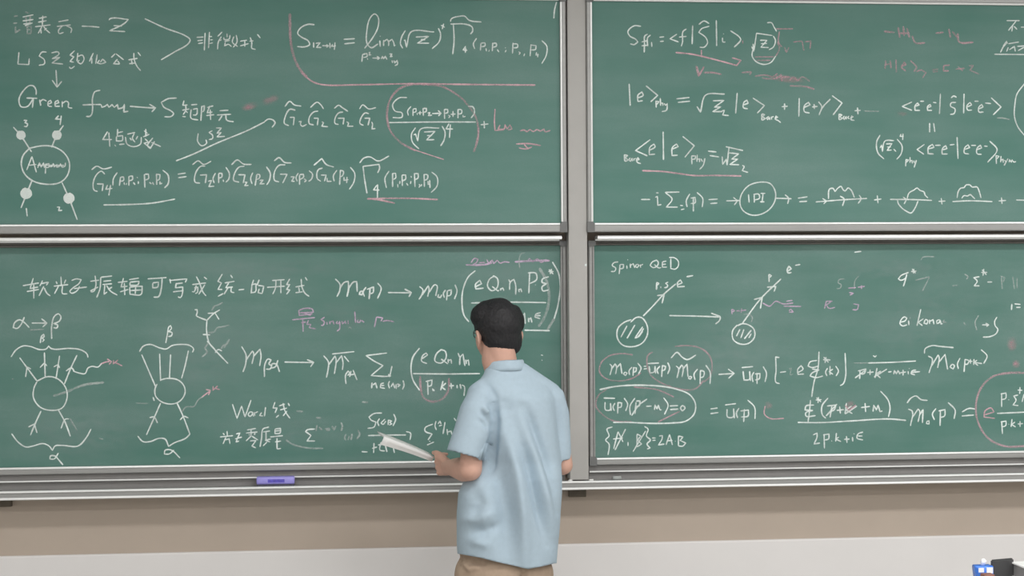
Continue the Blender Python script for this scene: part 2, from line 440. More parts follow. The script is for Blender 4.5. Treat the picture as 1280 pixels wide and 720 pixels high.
def smudge(board, mat, s, label):
    """wiped patches: x y halfwidth halfheight angle, photo pixels"""
    Y = BY[board]
    for q, st in enumerate(s.split(';')):
        v = [float(a) for a in st.split()]
        if not v: continue
        bm = bmesh.new(); uvl = bm.loops.layers.uv.new('UVMap')
        x, y, a, b, ang = v; ca, sa = math.cos(math.radians(ang)), math.sin(math.radians(ang))
        def P(u, w):
            p = at(x+a*u*ca+b*w*sa, y-(a*u*sa-b*w*ca), Y); return bm.verts.new((p.x, Y-0.00025-0.00002*q, p.z))
        c = P(0, 0); ring = [P(math.cos(k*math.pi/12), math.sin(k*math.pi/12)) for k in range(24)]
        for k in range(24):
            f = bm.faces.new((c, ring[k], ring[(k+1) % 24]))
            uvs = [(0, 0), (math.cos(k*math.pi/12), math.sin(k*math.pi/12)), (math.cos((k+1)*math.pi/12), math.sin((k+1)*math.pi/12))]
            for lp, uv in zip(f.loops, uvs): lp[uvl].uv = uv
        link('chalk_smudge', bm, M[mat], B[board])['label'] = label

# ---- upper left board
smudge('UL', 'sp', '338 125 14 7 20;312 133 13 6 15', 'wiped pink chalk smudge')
write('UL', 'chalk_note', 'cf', 2.4, '''A 90 105 115 103;85 150 110 148;100 170 100 210 130 190;160 75 185 85;165 100 170 150;195 95 190 150;175 165 175 215 195 215 200 170 175 170;175 190 197 190''', 'half wiped first Chinese character')
write('UL', 'chalk_note', 'cw', 1.9, '''A 145 110 215 95;145 135 215 125;150 155 210 148;160 165 205 150;
250 118 300 108;245 143 300 133;225 172 325 160;275 100 272 165;270 170 245 215;262 185 265 215;280 170 300 195 322 213;300 180 285 195;
375 140 440 128;365 170 455 160;405 162 375 200 380 215 410 208;425 165 460 185 455 212;525 168 580 170 640 175;
700 130 705 122 825 125 800 150 705 198 805 203;730 165 785 168''')
write('UL', 'chalk_note', 'cw', 1.9, '''A 122 335 115 412 185 415 188 375;300 335 270 335 252 360 285 385 285 410 250 420;330 340 375 335 380 345 335 378 385 368 335 405 405 412;
480 325 450 355 475 365 450 395 475 400;445 430 455 440 480 425;500 340 495 395;495 365 530 355 540 380 520 410 500 400 510 385;
600 340 575 395;590 370 590 410;625 350 615 410;640 385 625 405 650 410 680 400 660 380 645 400;
740 345 715 370;745 345 795 385;755 380 730 410 770 412;755 390 770 410;825 385 885 375;860 340 862 380 880 425 905 455;885 335 905 360;830 410 870 405;845 385 850 415''')
write('UL', 'chalk_arrow', 'cw', 2.0, 'A 360 450 367 560;335 515 367 560 397 522')
write('UL', 'chalk_bracket', 'cw', 2.0, 'A 930 120 1060 180 1200 235 1222 255 1215 275 1120 335 1035 385')
write('UL', 'chalk_note', 'cw', 1.8, '''B 235 240 280 238;240 262 275 258;245 280 278 275;290 210 285 325;318 205 312 310;320 235 335 235;322 257 340 255;318 280 340 275;
400 205 370 235;395 235 375 270 370 318;385 262 395 255;430 215 432 240;410 240 412 255 445 250 450 225;415 265 450 260;420 270 415 295 440 285 460 300;475 235 465 270 500 300;490 225 495 270 470 305;
515 265 560 258;515 295 570 280;545 262 545 300;580 240 590 275 590 310 615 318;575 265 600 262;625 220 645 245''')
write('UL', 'chalk_formula', 'cw', 2.0, '''C 118 110 90 108 55 125 43 148 60 165 90 182 96 198 75 208 40 207;114 188 114 212;123 193 143 190 126 211 148 211;152 203 180 204;170 198 180 204 171 211;186 190 187 215;199 196 193 207 213 203;209 188 206 222;
247 175 297 172;250 195 297 190;
340 215 375 170 400 120 400 75 385 62 365 80 350 140 352 195 370 212 400 195;408 180 410 208;408 160 411 162;425 178 425 205;425 185 440 175 447 185 447 205;447 185 462 175 470 190 472 205 478 200;
332 240 328 275;332 242 350 238 352 250 335 256;358 235 365 232 360 245 370 243;352 258 355 266;375 258 405 258;395 250 407 258 397 265;415 262 420 250 425 262 432 250 440 265;450 240 462 240 455 252 465 250;462 268 465 280;470 268 475 280 485 268 487 285 475 292;
522 135 505 165 500 195 510 215;515 180 520 178 527 210 547 142 650 142;568 165 625 162 575 192 627 192;590 175 610 177;668 125 678 150 672 185 640 217;680 112 697 122;692 105 685 130;
722 97 725 85 765 72 785 72 805 90 860 98;735 110 738 180 732 242;722 107 790 108 818 120 820 140 810 152;790 205 778 222 797 224;790 212 788 235;
838 170 824 195 830 218;858 190 855 225;858 192 875 190 876 203 860 208;880 215 882 228;895 222 892 230;910 190 908 228;910 193 925 193 926 205 912 210;930 220 938 232;965 212 968 214;970 222 965 232;1000 190 998 238;1000 195 1020 197 1020 210 1002 213;1025 230 1032 235 1026 243;1052 238 1048 250;1080 197 1076 250;1080 200 1102 203 1100 220 1082 222;1105 232 1102 245 1115 243;1110 238 1110 255;1128 180 1150 205 1148 245 1128 283''')
write('UL', 'chalk_mark', 'cw', 2.2, 'G 1245 20 1225 100 1218 185')
write('UL', 'chalk_boundary', 'cp', 2.3, 'C 60 318 90 350 120 368 160 377 300 377 560 372 700 374 960 377 1100 378', 'pink chalk line under the limit formula')
write('UL', 'chalk_boundary', 'cpf', 4.0, 'C 8 60 14 200 35 275 60 318 85 345', 'faint pink chalk curve left of the limit formula')
write('UL', 'chalk_note', 'cw', 2.1, '''A 232 610 232 580 215 553 190 550 145 590 122 640 135 685 175 685 210 640 215 632;170 630 240 632;215 635 208 693;255 640 262 680;258 655 275 640 300 650;305 670 330 660 325 645 310 655 310 680 335 685;350 670 378 660 372 645 355 655 355 683 385 683;400 650 400 690;402 665 425 650 440 660 440 690 465 695;
645 580 610 590 595 630 595 700 589 735 577 748 553 748;530 675 600 672 650 672;650 672 655 690 680 680 690 670 700 690 720 672 735 690 755 672 760 700 790 690 800 670 795 720 825 715;835 683 920 690 1000 695;960 670 1000 693 975 720''')
write('UL', 'chalk_note', 'cw', 2.0, '''X 221 122.5 210 123.5 201.5 128 205 134 213.5 138.5 217 142 214 145.5 205.5 146;
E 45 70 38 100;40 98 65 95;35 125 75 118;55 98 55 125 40 150;55 128 65 140;35 160 55 162;85 95 120 92;95 120 120 115 115 150 95 152;85 120 85 170 125 180;145 100 140 185;145 105 160 100 155 130 148 135;175 110 210 100;190 100 175 140 205 135;170 155 215 150;192 120 195 180;245 128 295 125;230 152 310 148;260 155 240 185;280 152 285 180 325 190''')
write('UL', 'chalk_note', 'cw', 1.9, '''D 605 155 578 200 630 200;612 160 618 240;662 140 660 180;662 162 692 155;655 182 690 178 688 205 655 208 655 182;645 230 652 238;670 228 700 225;715 170 760 160;755 165 745 195 760 215;705 185 715 225 750 240 790 225 795 185;730 190 740 205;775 180 765 200;810 150 830 165;820 140 820 185;805 185 840 170;815 195 835 215 810 220 850 250;860 190 830 235 845 250 870 210;850 215 905 240''')
write('UL', 'chalk_arrow', 'cw', 2.1, 'E 0 410 90 375 230 310 400 240 500 190;497 190 520 175 545 180 557 195 540 222')
write('UL', 'chalk_note', 'cw', 1.9, 'E 125 255 122 300 145 325 172 310 168 290;205 240 185 250 205 265 205 285 185 290;225 225 255 225 230 255 255 250 230 275 275 272')
write('UL', 'chalk_formula', 'cw', 2.0, '''E 612 105 640 75 665 95 705 102;672 125 640 120 615 160 610 200 635 212;640 165 665 165 660 210;690 190 705 188 700 205 710 215 735 205;
755 110 795 80 815 95 830 118;800 130 775 135 750 165 750 200 775 208;775 170 800 170 795 210;820 190 830 195 820 215 855 218;
890 115 915 97 935 110 968 132;940 135 915 140 895 170 895 200 915 205;910 170 945 170 940 205;960 190 970 195 965 215 998 215;
1032 118 1050 95 1085 118 1125 110;1085 145 1065 140 1040 170 1035 200 1055 210;1060 170 1090 170 1080 210;1100 190 1105 200 1102 230 1122 228''')
write('UL', 'chalk_formula', 'cw', 2.0, '''F 275 128 235 130 203 165 215 195 250 205 250 225 203 228;295 172 278 195 282 218;305 185 305 220;305 185 320 183 320 198 306 203;325 205 327 215;340 195 340 215;330 205 350 203;355 180 357 220;355 182 372 182 370 198 357 202;378 205 390 203 382 218 400 216;400 208 445 206;430 192 445 206 432 220;462 185 463 235;462 187 478 187 478 203 463 207;482 215 490 222 483 230;505 195 505 225;493 212 518 210;530 185 530 232;530 187 548 190 546 208 531 210;555 215 555 225 568 222;580 172 605 175 612 205 595 230;
185 253 400 250 620 250;318 278 298 310 302 350 335 385;308 315 318 310 328 345 342 287 437 280;360 300 415 297 372 340 412 338;375 318 400 318;450 270 465 300 460 340 443 370;485 258 470 285 505 285;492 262 487 330;660 245 662 282;643 264 682 260''')
write('UL', 'chalk_loop', 'cpf', 3.0, 'F 370 62 300 62 235 85 190 140 175 210 190 290 240 350 320 395;370 62 440 70 520 110 580 165 620 230 632 300 622 360 608 400', 'faint pink chalk ring round the fraction')
write('UL', 'chalk_loop', 'cp', 1.6, 'F 300 385 350 402 460 438', 'pink chalk tail of the ring')
write('UL', 'chalk_note', 'cp', 1.8, 'F 715 185 712 250 715 292 760 290;740 265 730 285 760 285 765 262 775 285 790 265 800 285 780 290', 'pink chalk word')
write('UL', 'chalk_note', 'cp', 2.0, 'F 840 295 860 290 875 298 890 288 905 298 925 288 940 295 960 285 965 298 992 292;820 360 880 358 945 368;835 380 870 385 900 375;860 360 880 385', 'pink chalk word with a double underline')
write('UL', 'chalk_diagram', 'cw', 2.1, '''D 160 250 240 235 300 240 360 275 390 330 380 400 340 440 280 452 190 435 140 395 120 340 130 290 165 250;75 130 115 175 178 270;357 120 320 175 290 245;180 430 150 505 118 585;348 440 388 530 435 652;
133 92 152 92 140 105 155 112 150 127 135 125;330 65 312 85 345 85;345 65 338 118;148 585 153 632;320 580 335 580 330 600 350 598''')
write('UL', 'chalk_note', 'cw', 1.8, 'D 180 295 150 372;180 295 205 385;162 345 205 340;212 360 222 330 232 355 245 330 250 358 258 335 255 392;258 340 275 335 275 355 260 358;275 350 290 352 300 335 305 355 320 340 318 355 335 350 340 335 350 355 365 350 368 330;210 345 360 345')
dots('UL', 'chalk_blob', 'cd', 'D 118 175 25;D 320 175 26;D 147 503 31;D 388 530 30')
write('UL', 'chalk_formula', 'cw', 2.0, '''D 515 370 545 350 580 365 630 355;590 395 570 378 545 395 525 440 530 485 550 492;545 450 580 450 575 490;605 455 595 480 632 475;622 455 612 515;660 385 638 420 635 460;678 410 672 460;678 412 695 410 695 430 675 435;698 440 700 455;712 445 710 455;725 405 725 460;727 407 745 405 745 425 727 432;750 440 760 455;770 412 775 416;778 435 778 450;812 395 815 470;815 395 835 395 835 420 815 428;840 440 852 450;858 440 865 455;880 392 882 455;882 395 900 398 895 425 882 430;900 435 900 450 912 445;915 372 945 400 945 450 925 472;
1000 395 1045 388;1002 415 1050 408;
E 92 432 125 410 155 430 198 412;165 440 140 440 110 480 108 530 135 535;135 490 172 488 165 535;180 525 200 520 185 555 215 552;222 478 208 510 215 535;240 480 240 535;240 480 258 480 258 500 240 508;265 515 268 528;280 445 300 480 295 515 280 530;
312 432 345 405 380 428 425 430;385 440 355 445 330 480 325 520 355 530;350 488 388 488 378 535;385 530 400 530 385 550 408 548;432 475 420 510 428 540;455 485 445 550;455 485 470 488 468 508 450 515;470 520 490 518 472 540 498 538;508 442 530 480 525 520 510 545;
552 410 580 392 610 418 650 422;615 432 580 435 555 470 555 520 580 528;585 485 625 485 600 535;645 500 665 500 650 525 668 525;688 478 675 505 682 525;695 490 695 545;695 488 715 485 718 500 698 515;720 510 732 520 722 530;748 465 768 485 760 515 745 525;
775 435 820 397 845 430 888 445;825 450 800 460 795 510 815 525;815 490 845 490 835 525;850 505 850 525 875 525;905 462 885 495 890 525;925 460 920 545;925 462 942 470 935 495 922 500;945 500 945 520 970 515;962 500 960 535;980 445 1005 480 1000 530 975 570;
F 38 455 60 430 90 425 130 445 185 420;55 470 62 530 75 608;55 472 135 462 138 480 128 505;125 565 107 590 137 590;128 562 127 630;185 495 165 530 172 580;203 505 203 575;203 507 218 507 218 530 205 538;228 560 230 578;240 545 238 560;250 515 252 570;250 515 268 515 268 535 252 545;272 555 280 568;295 520 297 528;295 545 292 560;312 505 315 575;312 508 330 508 330 530 315 538;335 560 340 570 334 578;348 560 346 572;360 510 362 575;360 512 378 515 376 535 362 542;380 545 380 562 392 558;388 540 390 580;398 500 425 525 425 570 395 603''')
write('UL', 'chalk_underline', 'cw', 2.0, 'D 582 568 700 566 850 558 985 535')
write('UL', 'chalk_underline', 'cp', 2.4, 'F 75 635 160 632 300 632 430 638;78 632 140 640 215 656', 'pink chalk underline')

# ---- upper right board
write('UR', 'chalk_formula', 'cw', 2.0, '''R1 280 150 240 148 205 180 215 205 250 225 262 240 240 255 218 250;318 195 302 205 300 250 298 300;283 240 318 232;335 200 318 215 318 265;283 262 320 258;340 240 342 268;385 213 412 210;388 237 410 235;485 195 445 222 495 240;540 165 520 180 517 240 510 265;497 212 540 208;575 145 572 253;610 140 640 120 670 135;670 150 625 165 610 185 650 215 660 245 640 270 615 270;710 115 712 263;745 215 748 240 762 240;750 192 753 195;790 175 845 215 850 225 812 270''')
write('UR', 'chalk_formula', 'cw', 1.8, '''R1 920 250 925 290 940 190 1030 203;912 265 925 295;960 230 1000 230 965 270 1010 272;965 250 1000 248;1035 205 1048 230 1035 270 1010 285;918 285 915 320 935 350 980 368 1020 358 1050 320;1000 130 1025 130 1040 155 1055 180''')
write('UR', 'chalk_note', 'cpf', 2.0, '''R1 1050 320 1070 280 1060 240;930 325 1040 325;940 345 1020 345;1050 165 1150 165;1070 180 1065 240 1085 270;1100 270 1110 300 1125 270;1150 240 1200 235;1200 235 1210 290;1215 240 1250 235 1245 280;860 230 862 250''', 'faint pink chalk over the circled root')
write('UR', 'chalk_arrow', 'cp', 2.3, 'R1 478 300 560 308 620 320 720 345 830 375;800 330 850 345 825 375;625 285 625 315', 'pink chalk arrow')
write('UR', 'chalk_note', 'cpf', 2.6, 'R1 595 375 608 435 640 380;640 415 690 415 740 425;855 415 910 410 900 430;930 435 1000 430 1030 440 1060 420;970 445 1000 450 1060 445 1080 425 1085 465;1050 440 1130 440;1130 460 1150 440 1175 460 1200 440 1245 465;1130 490 1220 495 1270 510;600 380 612 432 638 385', 'pink chalk words under the arrow')
smudge('UR', 'sp', '985 99 28 6 -8;1127 142 9 4 -5', 'wiped pink chalk smudge')
write('UR', 'chalk_formula', 'cw', 2.1, '''R1 212 478 218 605;260 560 292 545 285 525 262 545 262 580 290 575;308 490 375 545 335 582;365 575 367 615;366 578 382 580 370 597;390 560 392 605;392 590 404 590 405 605;412 590 420 602 430 592 425 630 398 638;482 565 557 557;490 585 560 578;
X 871 133 875.6 140 882 119 906 117.5;891 126 905 125.5 893 134 901 133.5 891 139.5 903 139.5;R3 728 40 745 35 735 62 770 65;
X 921.5 116 919.5 142;R1 865 600 892 590 885 572 868 585 865 615 890 622;X 941 122.5 955.5 132 946.5 141.5;R3 955 55 955 92;955 55 972 60 958 72 975 82 957 92;995 70 982 78 988 88 998 75 1000 90;1008 70 1010 88;1010 75 1022 70;1028 82 1045 75 1035 68 1030 85 1045 92 1062 105;
R1 1100 590 1100 628;1083 610 1118 607;X 999 122.5 998.5 146;R4 18 98 50 85 42 72 22 88 22 118 48 125;70 80 72 105;60 95 88 92;92 68 108 92 95 135 112 98 152 55;160 38 210 75 165 135;195 128 195 160;195 130 210 135 198 143 212 152 196 160;222 140 215 150 222 157 230 142 232 157;245 140 238 148 248 155;255 150 265 145 258 140 255 158 272 162;287 97 290 132;273 114 303 112''')
write('UR', 'chalk_formula', 'cf', 1.8, 'R4 320 115 395 117;985 150 1010 150 1050 158')
write('UR', 'chalk_formula', 'cw', 2.0, '''R4 560 70 510 92 560 112;575 92 595 85 588 75 575 88 575 112 600 112;600 66 620 66;638 98 655 92 650 82 638 92 638 112 660 112;665 72 682 74;702 28 697 130;755 50 768 40 783 47;780 72 755 75 752 90 775 105 770 128 750 132;820 28 818 128;835 95 858 85 850 72 835 88 838 110 860 110;872 66 893 66;893 105 915 95 908 82 893 98 895 120 918 120;925 75 955 78;955 48 1005 95 965 135;648 175 648 222;668 175 674 220;
400 235 383 270 390 325 420 355;400 300 408 285 412 318 425 265 470 263;430 280 460 278 435 312 458 310;435 295 455 295;468 305 480 318;485 255 510 290 505 330 483 357;505 230 500 242 518 242;515 228 513 260;530 355 528 392;530 358 542 360 532 372;550 345 550 375;552 365 560 362 562 378;568 362 572 375;582 360 570 398;622 282 585 308 620 332;640 305 670 297 662 282 642 297 640 328 668 330;675 287 703 286;710 310 735 303 728 288 712 303 710 330 738 330;748 285 772 282;785 245 790 355;822 308 848 298 840 284 824 298 822 325 845 330;855 287 880 287;885 308 908 300 902 286 886 300 885 328 908 332;920 290 938 292;948 265 985 308 938 372;980 335 982 380;982 338 995 342 983 355;1005 340 1003 372;1004 360 1015 357 1016 374;1022 360 1030 370;1040 352 1020 388;1045 372 1048 358 1056 372 1060 358 1068 370 1080 368''')
write('UR', 'chalk_bracket', 'cw', 2.0, 'X 1281 104 1271 118 1268.5 131 1268 145 1272 158 1282 171')
write('UR', 'chalk_note', 'cw', 1.9, 'R2 1180 118 1255 118;1235 120 1190 175;1215 145 1210 180;1222 150 1240 168;1262 155 1300 155;1180 245 1160 270 1145 300;1160 265 1180 235 1185 250;1190 250 1250 240;1190 270 1180 295;1195 285 1225 265 1230 295;1240 265 1290 262;1245 290 1280 270;1110 310 1300 312')
write('UR', 'chalk_note', 'cpf', 3.0, '''R2 480 180 540 185;560 155 570 215;590 150 595 205;610 160 625 215;640 205 660 245 715 245;775 190 820 185;850 165 860 215;870 180 905 220;900 190 910 240 990 242;560 190 625 190''', 'wiped pink chalk equation')
write('UR', 'chalk_note', 'cpf', 2.4, '''R2 490 345 485 395;485 370 515 365;515 345 520 390;575 380 605 370 595 355 580 385 605 405;630 345 665 385 650 410;665 410 690 400 720 415 700 445;755 400 790 395;758 410 788 408;820 375 855 372;820 375 820 405 850 405;890 395 940 390;900 380 930 405;965 375 990 375 970 400 1025 425;548 340 550 415''', 'faint pink chalk equation')
write('UR', 'chalk_formula', 'cw', 2.0, '''R3 182 283 184 322;182 285 200 290 186 303 205 315 185 324;215 302 208 315 218 322 224 305 228 322;235 305 236 320;237 310 247 305;250 318 265 312 258 302 250 318 258 330 275 335;328 200 245 262 312 292;320 262 355 240 348 225 325 245 322 285 355 282;400 155 402 315;448 255 485 240 475 225 452 245 450 290 482 288;510 182 575 235 522 300;560 290 562 340;560 292 582 292 580 308 564 312;592 285 590 325;592 312 605 308 605 328;612 308 622 325;635 305 625 345 605 368;652 265 700 270;662 290 715 298;732 295 735 340 755 310 760 345 770 245;752 240 850 262;770 275 825 280 785 310 820 310 775 340 828 342;845 345 855 350 845 375 878 385''')
write('UR', 'chalk_underline', 'cp', 2.3, 'R3 282 375 400 380 480 390 570 402 700 402 840 405', 'pink chalk underline')
write('UR', 'chalk_formula', 'cw', 2.0, '''R3 275 537 327 537;355 525 368 520 370 570 390 565;360 500 375 500;492 495 412 497 450 535 418 580 482 580;495 570 512 572;500 595 520 590;550 505 530 545 535 580;570 525 570 605;555 530 580 525 580 555 555 560;590 497 622 530 620 580;655 538 707 535;665 560 705 557;755 545 830 543;795 525 815 545 800 568;880 508 884 555;912 510 913 555;908 508 938 508 942 530 915 540;962 505 957 548;948 503 975 503;945 550 970 550;1035 530 1122 533;1085 510 1105 530 1100 562;1158 530 1212 522;1165 550 1210 547''')
write('UR', 'chalk_diagram', 'cw', 2.0, 'R3 985 440 940 440 880 460 840 510 832 560 850 600 900 625 950 620 1000 590 1030 540 1030 490 1005 450 975 438')
write('UR', 'chalk_diagram', 'cw', 2.0, '''R4 78 570 200 560 335 552;112 552 132 565 118 580;200 540 220 555 212 590;295 535 305 552 290 578;142 555 148 505 165 502 175 518 190 500 205 492 215 508 225 515 240 500 255 510 272 548;386 537 390 577;370 560 407 555;
450 557 560 558 660 562;535 555 545 525 570 510 585 500 600 512 620 520 625 535 640 550;488 560 490 575 500 590 515 605 530 615 555 625 575 600 590 565;515 545 530 558 520 580;706 550 710 582;692 567 727 565;
762 568 850 564 962 568;785 550 792 515 805 500 820 498 830 485 850 485 860 495 885 495 895 515 905 550;808 552 820 538 838 540 850 533 865 545 875 555;1007 547 1010 580;993 565 1030 562;1080 560 1140 562''')

# ---- lower right board
smudge('LR', 'sw', '905 440 150 60 20;1150 400 110 70 10;830 500 80 50 0;1110 335 120 20 0', 'wiped white chalk dust')
smudge('LR', 'sp', '1265 430 8 11 0;1270 455 6 7 0;961 507 6 7 0;1063 507 8 8 0', 'wiped pink chalk smudge')
write('LR', 'chalk_note', 'cw', 1.9, '''P1 150 125 125 130 115 145 135 160 130 178 108 180;160 140 155 195;160 140 180 140 178 160 158 165;198 145 200 165;203 112 205 115;218 135 220 160;220 145 235 135 245 160;255 138 248 150 258 158 268 145 258 137;275 140 278 158;278 145 292 138;370 115 345 125 332 145 350 158 375 145 378 125 365 113;355 140 385 160 395 157;402 125 402 155 428 155;402 125 425 120;402 140 422 138;450 106 450 160;440 100 472 102 493 122 492 150 476 166 446 162''')
write('LR', 'chalk_diagram', 'cw', 2.2, '''P1 292 435 350 375 410 310 480 250;372 318 412 312 400 362;225 455 185 470 148 505 145 560 175 600 230 610 285 590 315 545 315 490 285 445 255 442 220 470;200 490 165 555;245 485 200 562;290 495 245 560 260 555 295 505;265 555 290 520;485 258 515 245 505 228 488 245 490 268 530 265;540 210 578 203;370 240 368 285;372 242 382 248 375 258;393 265 393 275;435 240 420 248 432 258 428 270 412 272''')
write('LR', 'chalk_arrow', 'cw', 2.2, 'P1 442 432 600 435 730 440;680 418 712 430 732 440 728 460 705 480')
write('LR', 'chalk_diagram', 'cw', 2.2, '''P1 830 485 803 520 808 570 850 595 895 590 928 555 925 510 900 488 860 478 830 490;845 510 825 550;868 510 850 560;910 515 870 565;910 535 895 560;860 475 960 340 1080 222;925 340 972 328 962 392;1000 270 1050 265 1040 295;1010 195 1012 240;1012 195 1024 205 1014 215;1115 180 1138 165 1125 150 1115 170 1120 188 1140 185;1160 145 1190 140''')
write('LR', 'chalk_note', 'cv', 1.9, '''P1 975 360 1015 378 1050 350 1090 365 1150 360;1110 350 1145 345;1095 378 1195 380;1125 405 1135 395 1150 412 1125 412;798 395 800 425;800 395 815 405 802 412;825 405 845 405;855 390 852 415;850 405 880 400''', 'violet pink chalk letters beside the second line')
write('LR', 'chalk_note', 'cf', 1.8, 'P1 865 425 895 425 915 440 910 470;P2 255 222 222 228 218 245 235 255 230 275 210 278;335 205 315 230 310 280;660 230 740 210 720 250 700 290;690 115 700 100 770 95;870 262 900 258;940 195 960 210 950 225;1215 210 1225 280;1240 215 1240 275;1020 430 1000 470 1010 515;825 455 815 470 835 470;935 470 945 485;1150 205 1155 280;1145 205 1170 215 1160 240', 'half wiped white chalk')
write('LR', 'chalk_note', 'cv', 1.9, 'P2 275 275 320 272;330 270 370 265;350 258 352 280;280 300 305 305 285 315;150 350 140 392;180 350 150 372 165 390 200 385;148 350 185 350;305 365 335 370 325 398 300 398', 'violet pink chalk letters')
write('LR', 'chalk_note', 'cw', 2.1, '''P2 310 70 350 65;620 185 575 205 562 222 575 230 605 215 610 195;608 200 600 235 590 265;635 180 665 178;650 165 648 192;640 165 660 190;1025 210 992 215 1012 235 995 262 1025 262;1035 185 1070 185;1050 165 1045 205;1040 170 1065 200;1070 240 1098 240;1210 365 1208 400;1225 365 1260 368;1235 385 1260 385''')
write('LR', 'chalk_note', 'cw', 2.1, '''P2 572 470 600 462 610 447 597 439 578 455 571 478 586 491 612 484;620 460 622 487;628 445 630 447;690 395 668 490;705 450 675 470 700 490;715 455 708 475 725 480 730 460 715 453;740 455 740 480;742 465 760 455 765 482;796 455 781 462 783 478 795 472 800 456 806 480 815 478;1040 485 1075 485;1060 475 1078 485 1065 495;1125 440 1112 465 1115 490 1130 510 1120 535 1085 552 1045 555''')
write('LR', 'chalk_loop', 'cpf', 2.2, 'P3 205 95 150 88 85 100 45 135 38 180 65 210 130 225 200 212 245 185;305 80 280 95 275 140 290 190 330 225 400 255 480 270 520 262 560 220;415 52 470 48 540 60 585 95 600 140 590 200 560 230;75 265 30 300 20 350 55 395 110 425 200 428;210 255 330 270 410 305;330 430 440 375', 'faint pink chalk loops')
write('LR', 'chalk_formula', 'cw', 2.1, '''P3 88 140 98 150 90 195;98 165 115 140 122 150 118 190;122 160 142 138 150 190;165 180 158 190 168 198 175 185 165 180;200 155 185 175 188 195;208 155 205 200;208 158 222 160 218 178 207 180;228 135 245 160 232 190;258 152 272 151;258 165 275 163;278 138 335 135;285 150 290 185 310 180 315 150;315 150 318 188;340 150 325 170 332 190;352 145 348 205;352 148 368 152 362 170 350 172;378 132 388 160 378 190;
395 110 425 82 450 105 475 118 520 95;420 150 432 160 425 210;432 170 448 145 455 155 450 205;455 165 475 140 480 205;488 200 482 212 492 215 498 205 488 200;528 165 510 190 515 220;542 170 540 240;542 172 560 178 555 205 541 208;568 145 590 180 590 240;632 192 708 188;680 165 710 187 682 212;
748 158 805 153;755 175 760 220 785 218 788 175;788 175 792 225;810 180 800 200 805 230;825 185 825 240;815 190 840 188 835 215 815 220;855 152 872 185 865 230;937 108 918 105 920 170 920 232 938 238;940 182 970 178;1025 185 1055 165 1045 148 1028 168 1030 192 1060 190;
P4 85 122 50 130 40 150 60 158 92 150;60 165 95 170 60 185 50 200 80 208 115 200;95 78 90 160 70 230 58 305;115 118 152 120;130 105 125 135;118 105 142 132;138 160 128 180 135 200;150 150 150 195;165 165 145 178 165 192;178 150 192 175 180 200;225 85 228 150 228 200 215 240 200 248;365 97 375 105 382 97;340 135 450 132 580 125;
300 170 298 215;290 175 330 165 320 188 300 190;328 170 275 210;350 168 350 195;335 183 368 180;385 160 375 210;405 175 380 190 402 210;435 165 370 205;440 180 458 178;468 192 472 172 482 190 490 172 500 192;515 168 515 198;500 184 530 180;540 175 542 192;545 162 547 164;580 170 560 175 555 188 575 195;558 182 600 178;
622 88 625 65 660 48 700 52 768 58;640 100 660 112 645 185;658 150 690 95 695 105 688 160;695 130 725 92 738 168;760 140 750 155 765 165 772 148 760 140;800 110 787 140 792 165;825 115 820 180;825 117 845 122 838 140 822 142;852 115 852 140;845 128 862 126;870 115 868 145;885 120 870 132 890 148;872 132 910 138;905 68 935 100 918 138''')
write('LR', 'chalk_formula', 'cf', 1.9, 'P3 985 165 995 160 990 195 1005 190;P4 270 135 340 135')
write('LR', 'chalk_loop', 'cw', 2.3, 'P3 38 268 120 252 230 246 350 252 430 268 490 295 517 340 510 390 470 425 400 435 300 437 180 432 105 432')
write('LR', 'chalk_formula', 'cw', 2.1, '''P3 58 310 115 312;65 330 68 370 90 370 92 335;92 335 96 375;115 335 105 355 112 375;130 330 128 388;130 332 148 335 145 355 130 358;160 310 178 340 168 375;215 310 190 350 192 395;220 330 215 390;220 325 240 325 235 350 218 352;275 315 235 345 198 398;270 352 298 350;312 370 315 345 325 365 332 345 342 370 348 368;358 308 380 345 362 393;388 350 430 348;390 368 432 365;455 345 442 360 452 375 465 360 452 345;
592 365 628 360;592 388 632 383;665 345 720 338;675 365 678 405 705 405 708 362;708 362 712 412;735 360 722 385 728 410;762 365 758 430;742 375 782 370 780 400 745 405;778 320 812 355 815 415;
P4 70 345 30 350 25 370 65 372;65 372 28 385 30 400 78 398;52 320 48 370 40 430;78 320 108 318;92 305 90 335;82 308 105 330;140 310 110 350 112 395 130 412;160 345 150 408;135 350 180 345 170 370 150 378;185 340 130 400;198 352 202 388;183 372 220 368;232 335 225 390;258 350 230 370 262 388;225 390 285 350;325 335 328 380;305 358 350 352;365 378 368 345 382 370 390 345 400 378 412 375;402 275 440 320 450 360 442 405;
-12 432 100 433 250 425 450 415 530 422;65 495 85 485 85 505 70 540 100 535;120 490 122 562;115 495 145 490 142 515 122 520;157 523 160 526;182 485 178 528;195 505 178 515 205 528;232 500 235 535;220 517 248 515;262 505 264 528;268 488 272 490;315 480 290 490 285 510 315 520;290 500 312 500;
535 335 555 310 580 300 605 318 638 322;540 365 560 375 552 450;560 410 590 365 598 375 590 430;598 395 615 368 612 435;635 425 632 438 645 440 645 425 635 425;680 362 662 390 672 420;702 370 700 450;692 375 725 368 722 400 700 408;740 332 775 370 770 415;810 380 845 362 875 365;808 400 870 395''')
write('LR', 'chalk_formula', 'cw', 2.0, '''P3 102 455 75 465 85 500 68 520 85 540 80 595;130 478 108 565;130 478 155 530;105 515 155 510;168 465 115 570;180 530 180 550;225 490 225 555;225 490 245 500 230 520 248 540 225 555;268 475 205 578;262 452 280 465 272 500 292 520 275 540 290 560 275 565;300 510 318 510;302 522 318 521;335 500 352 498 350 515 332 545 362 540;388 492 370 545;388 492 402 545;372 525 402 522;415 525 418 527;432 500 432 550;430 500 455 505 440 522 468 535 455 550 432 550''')
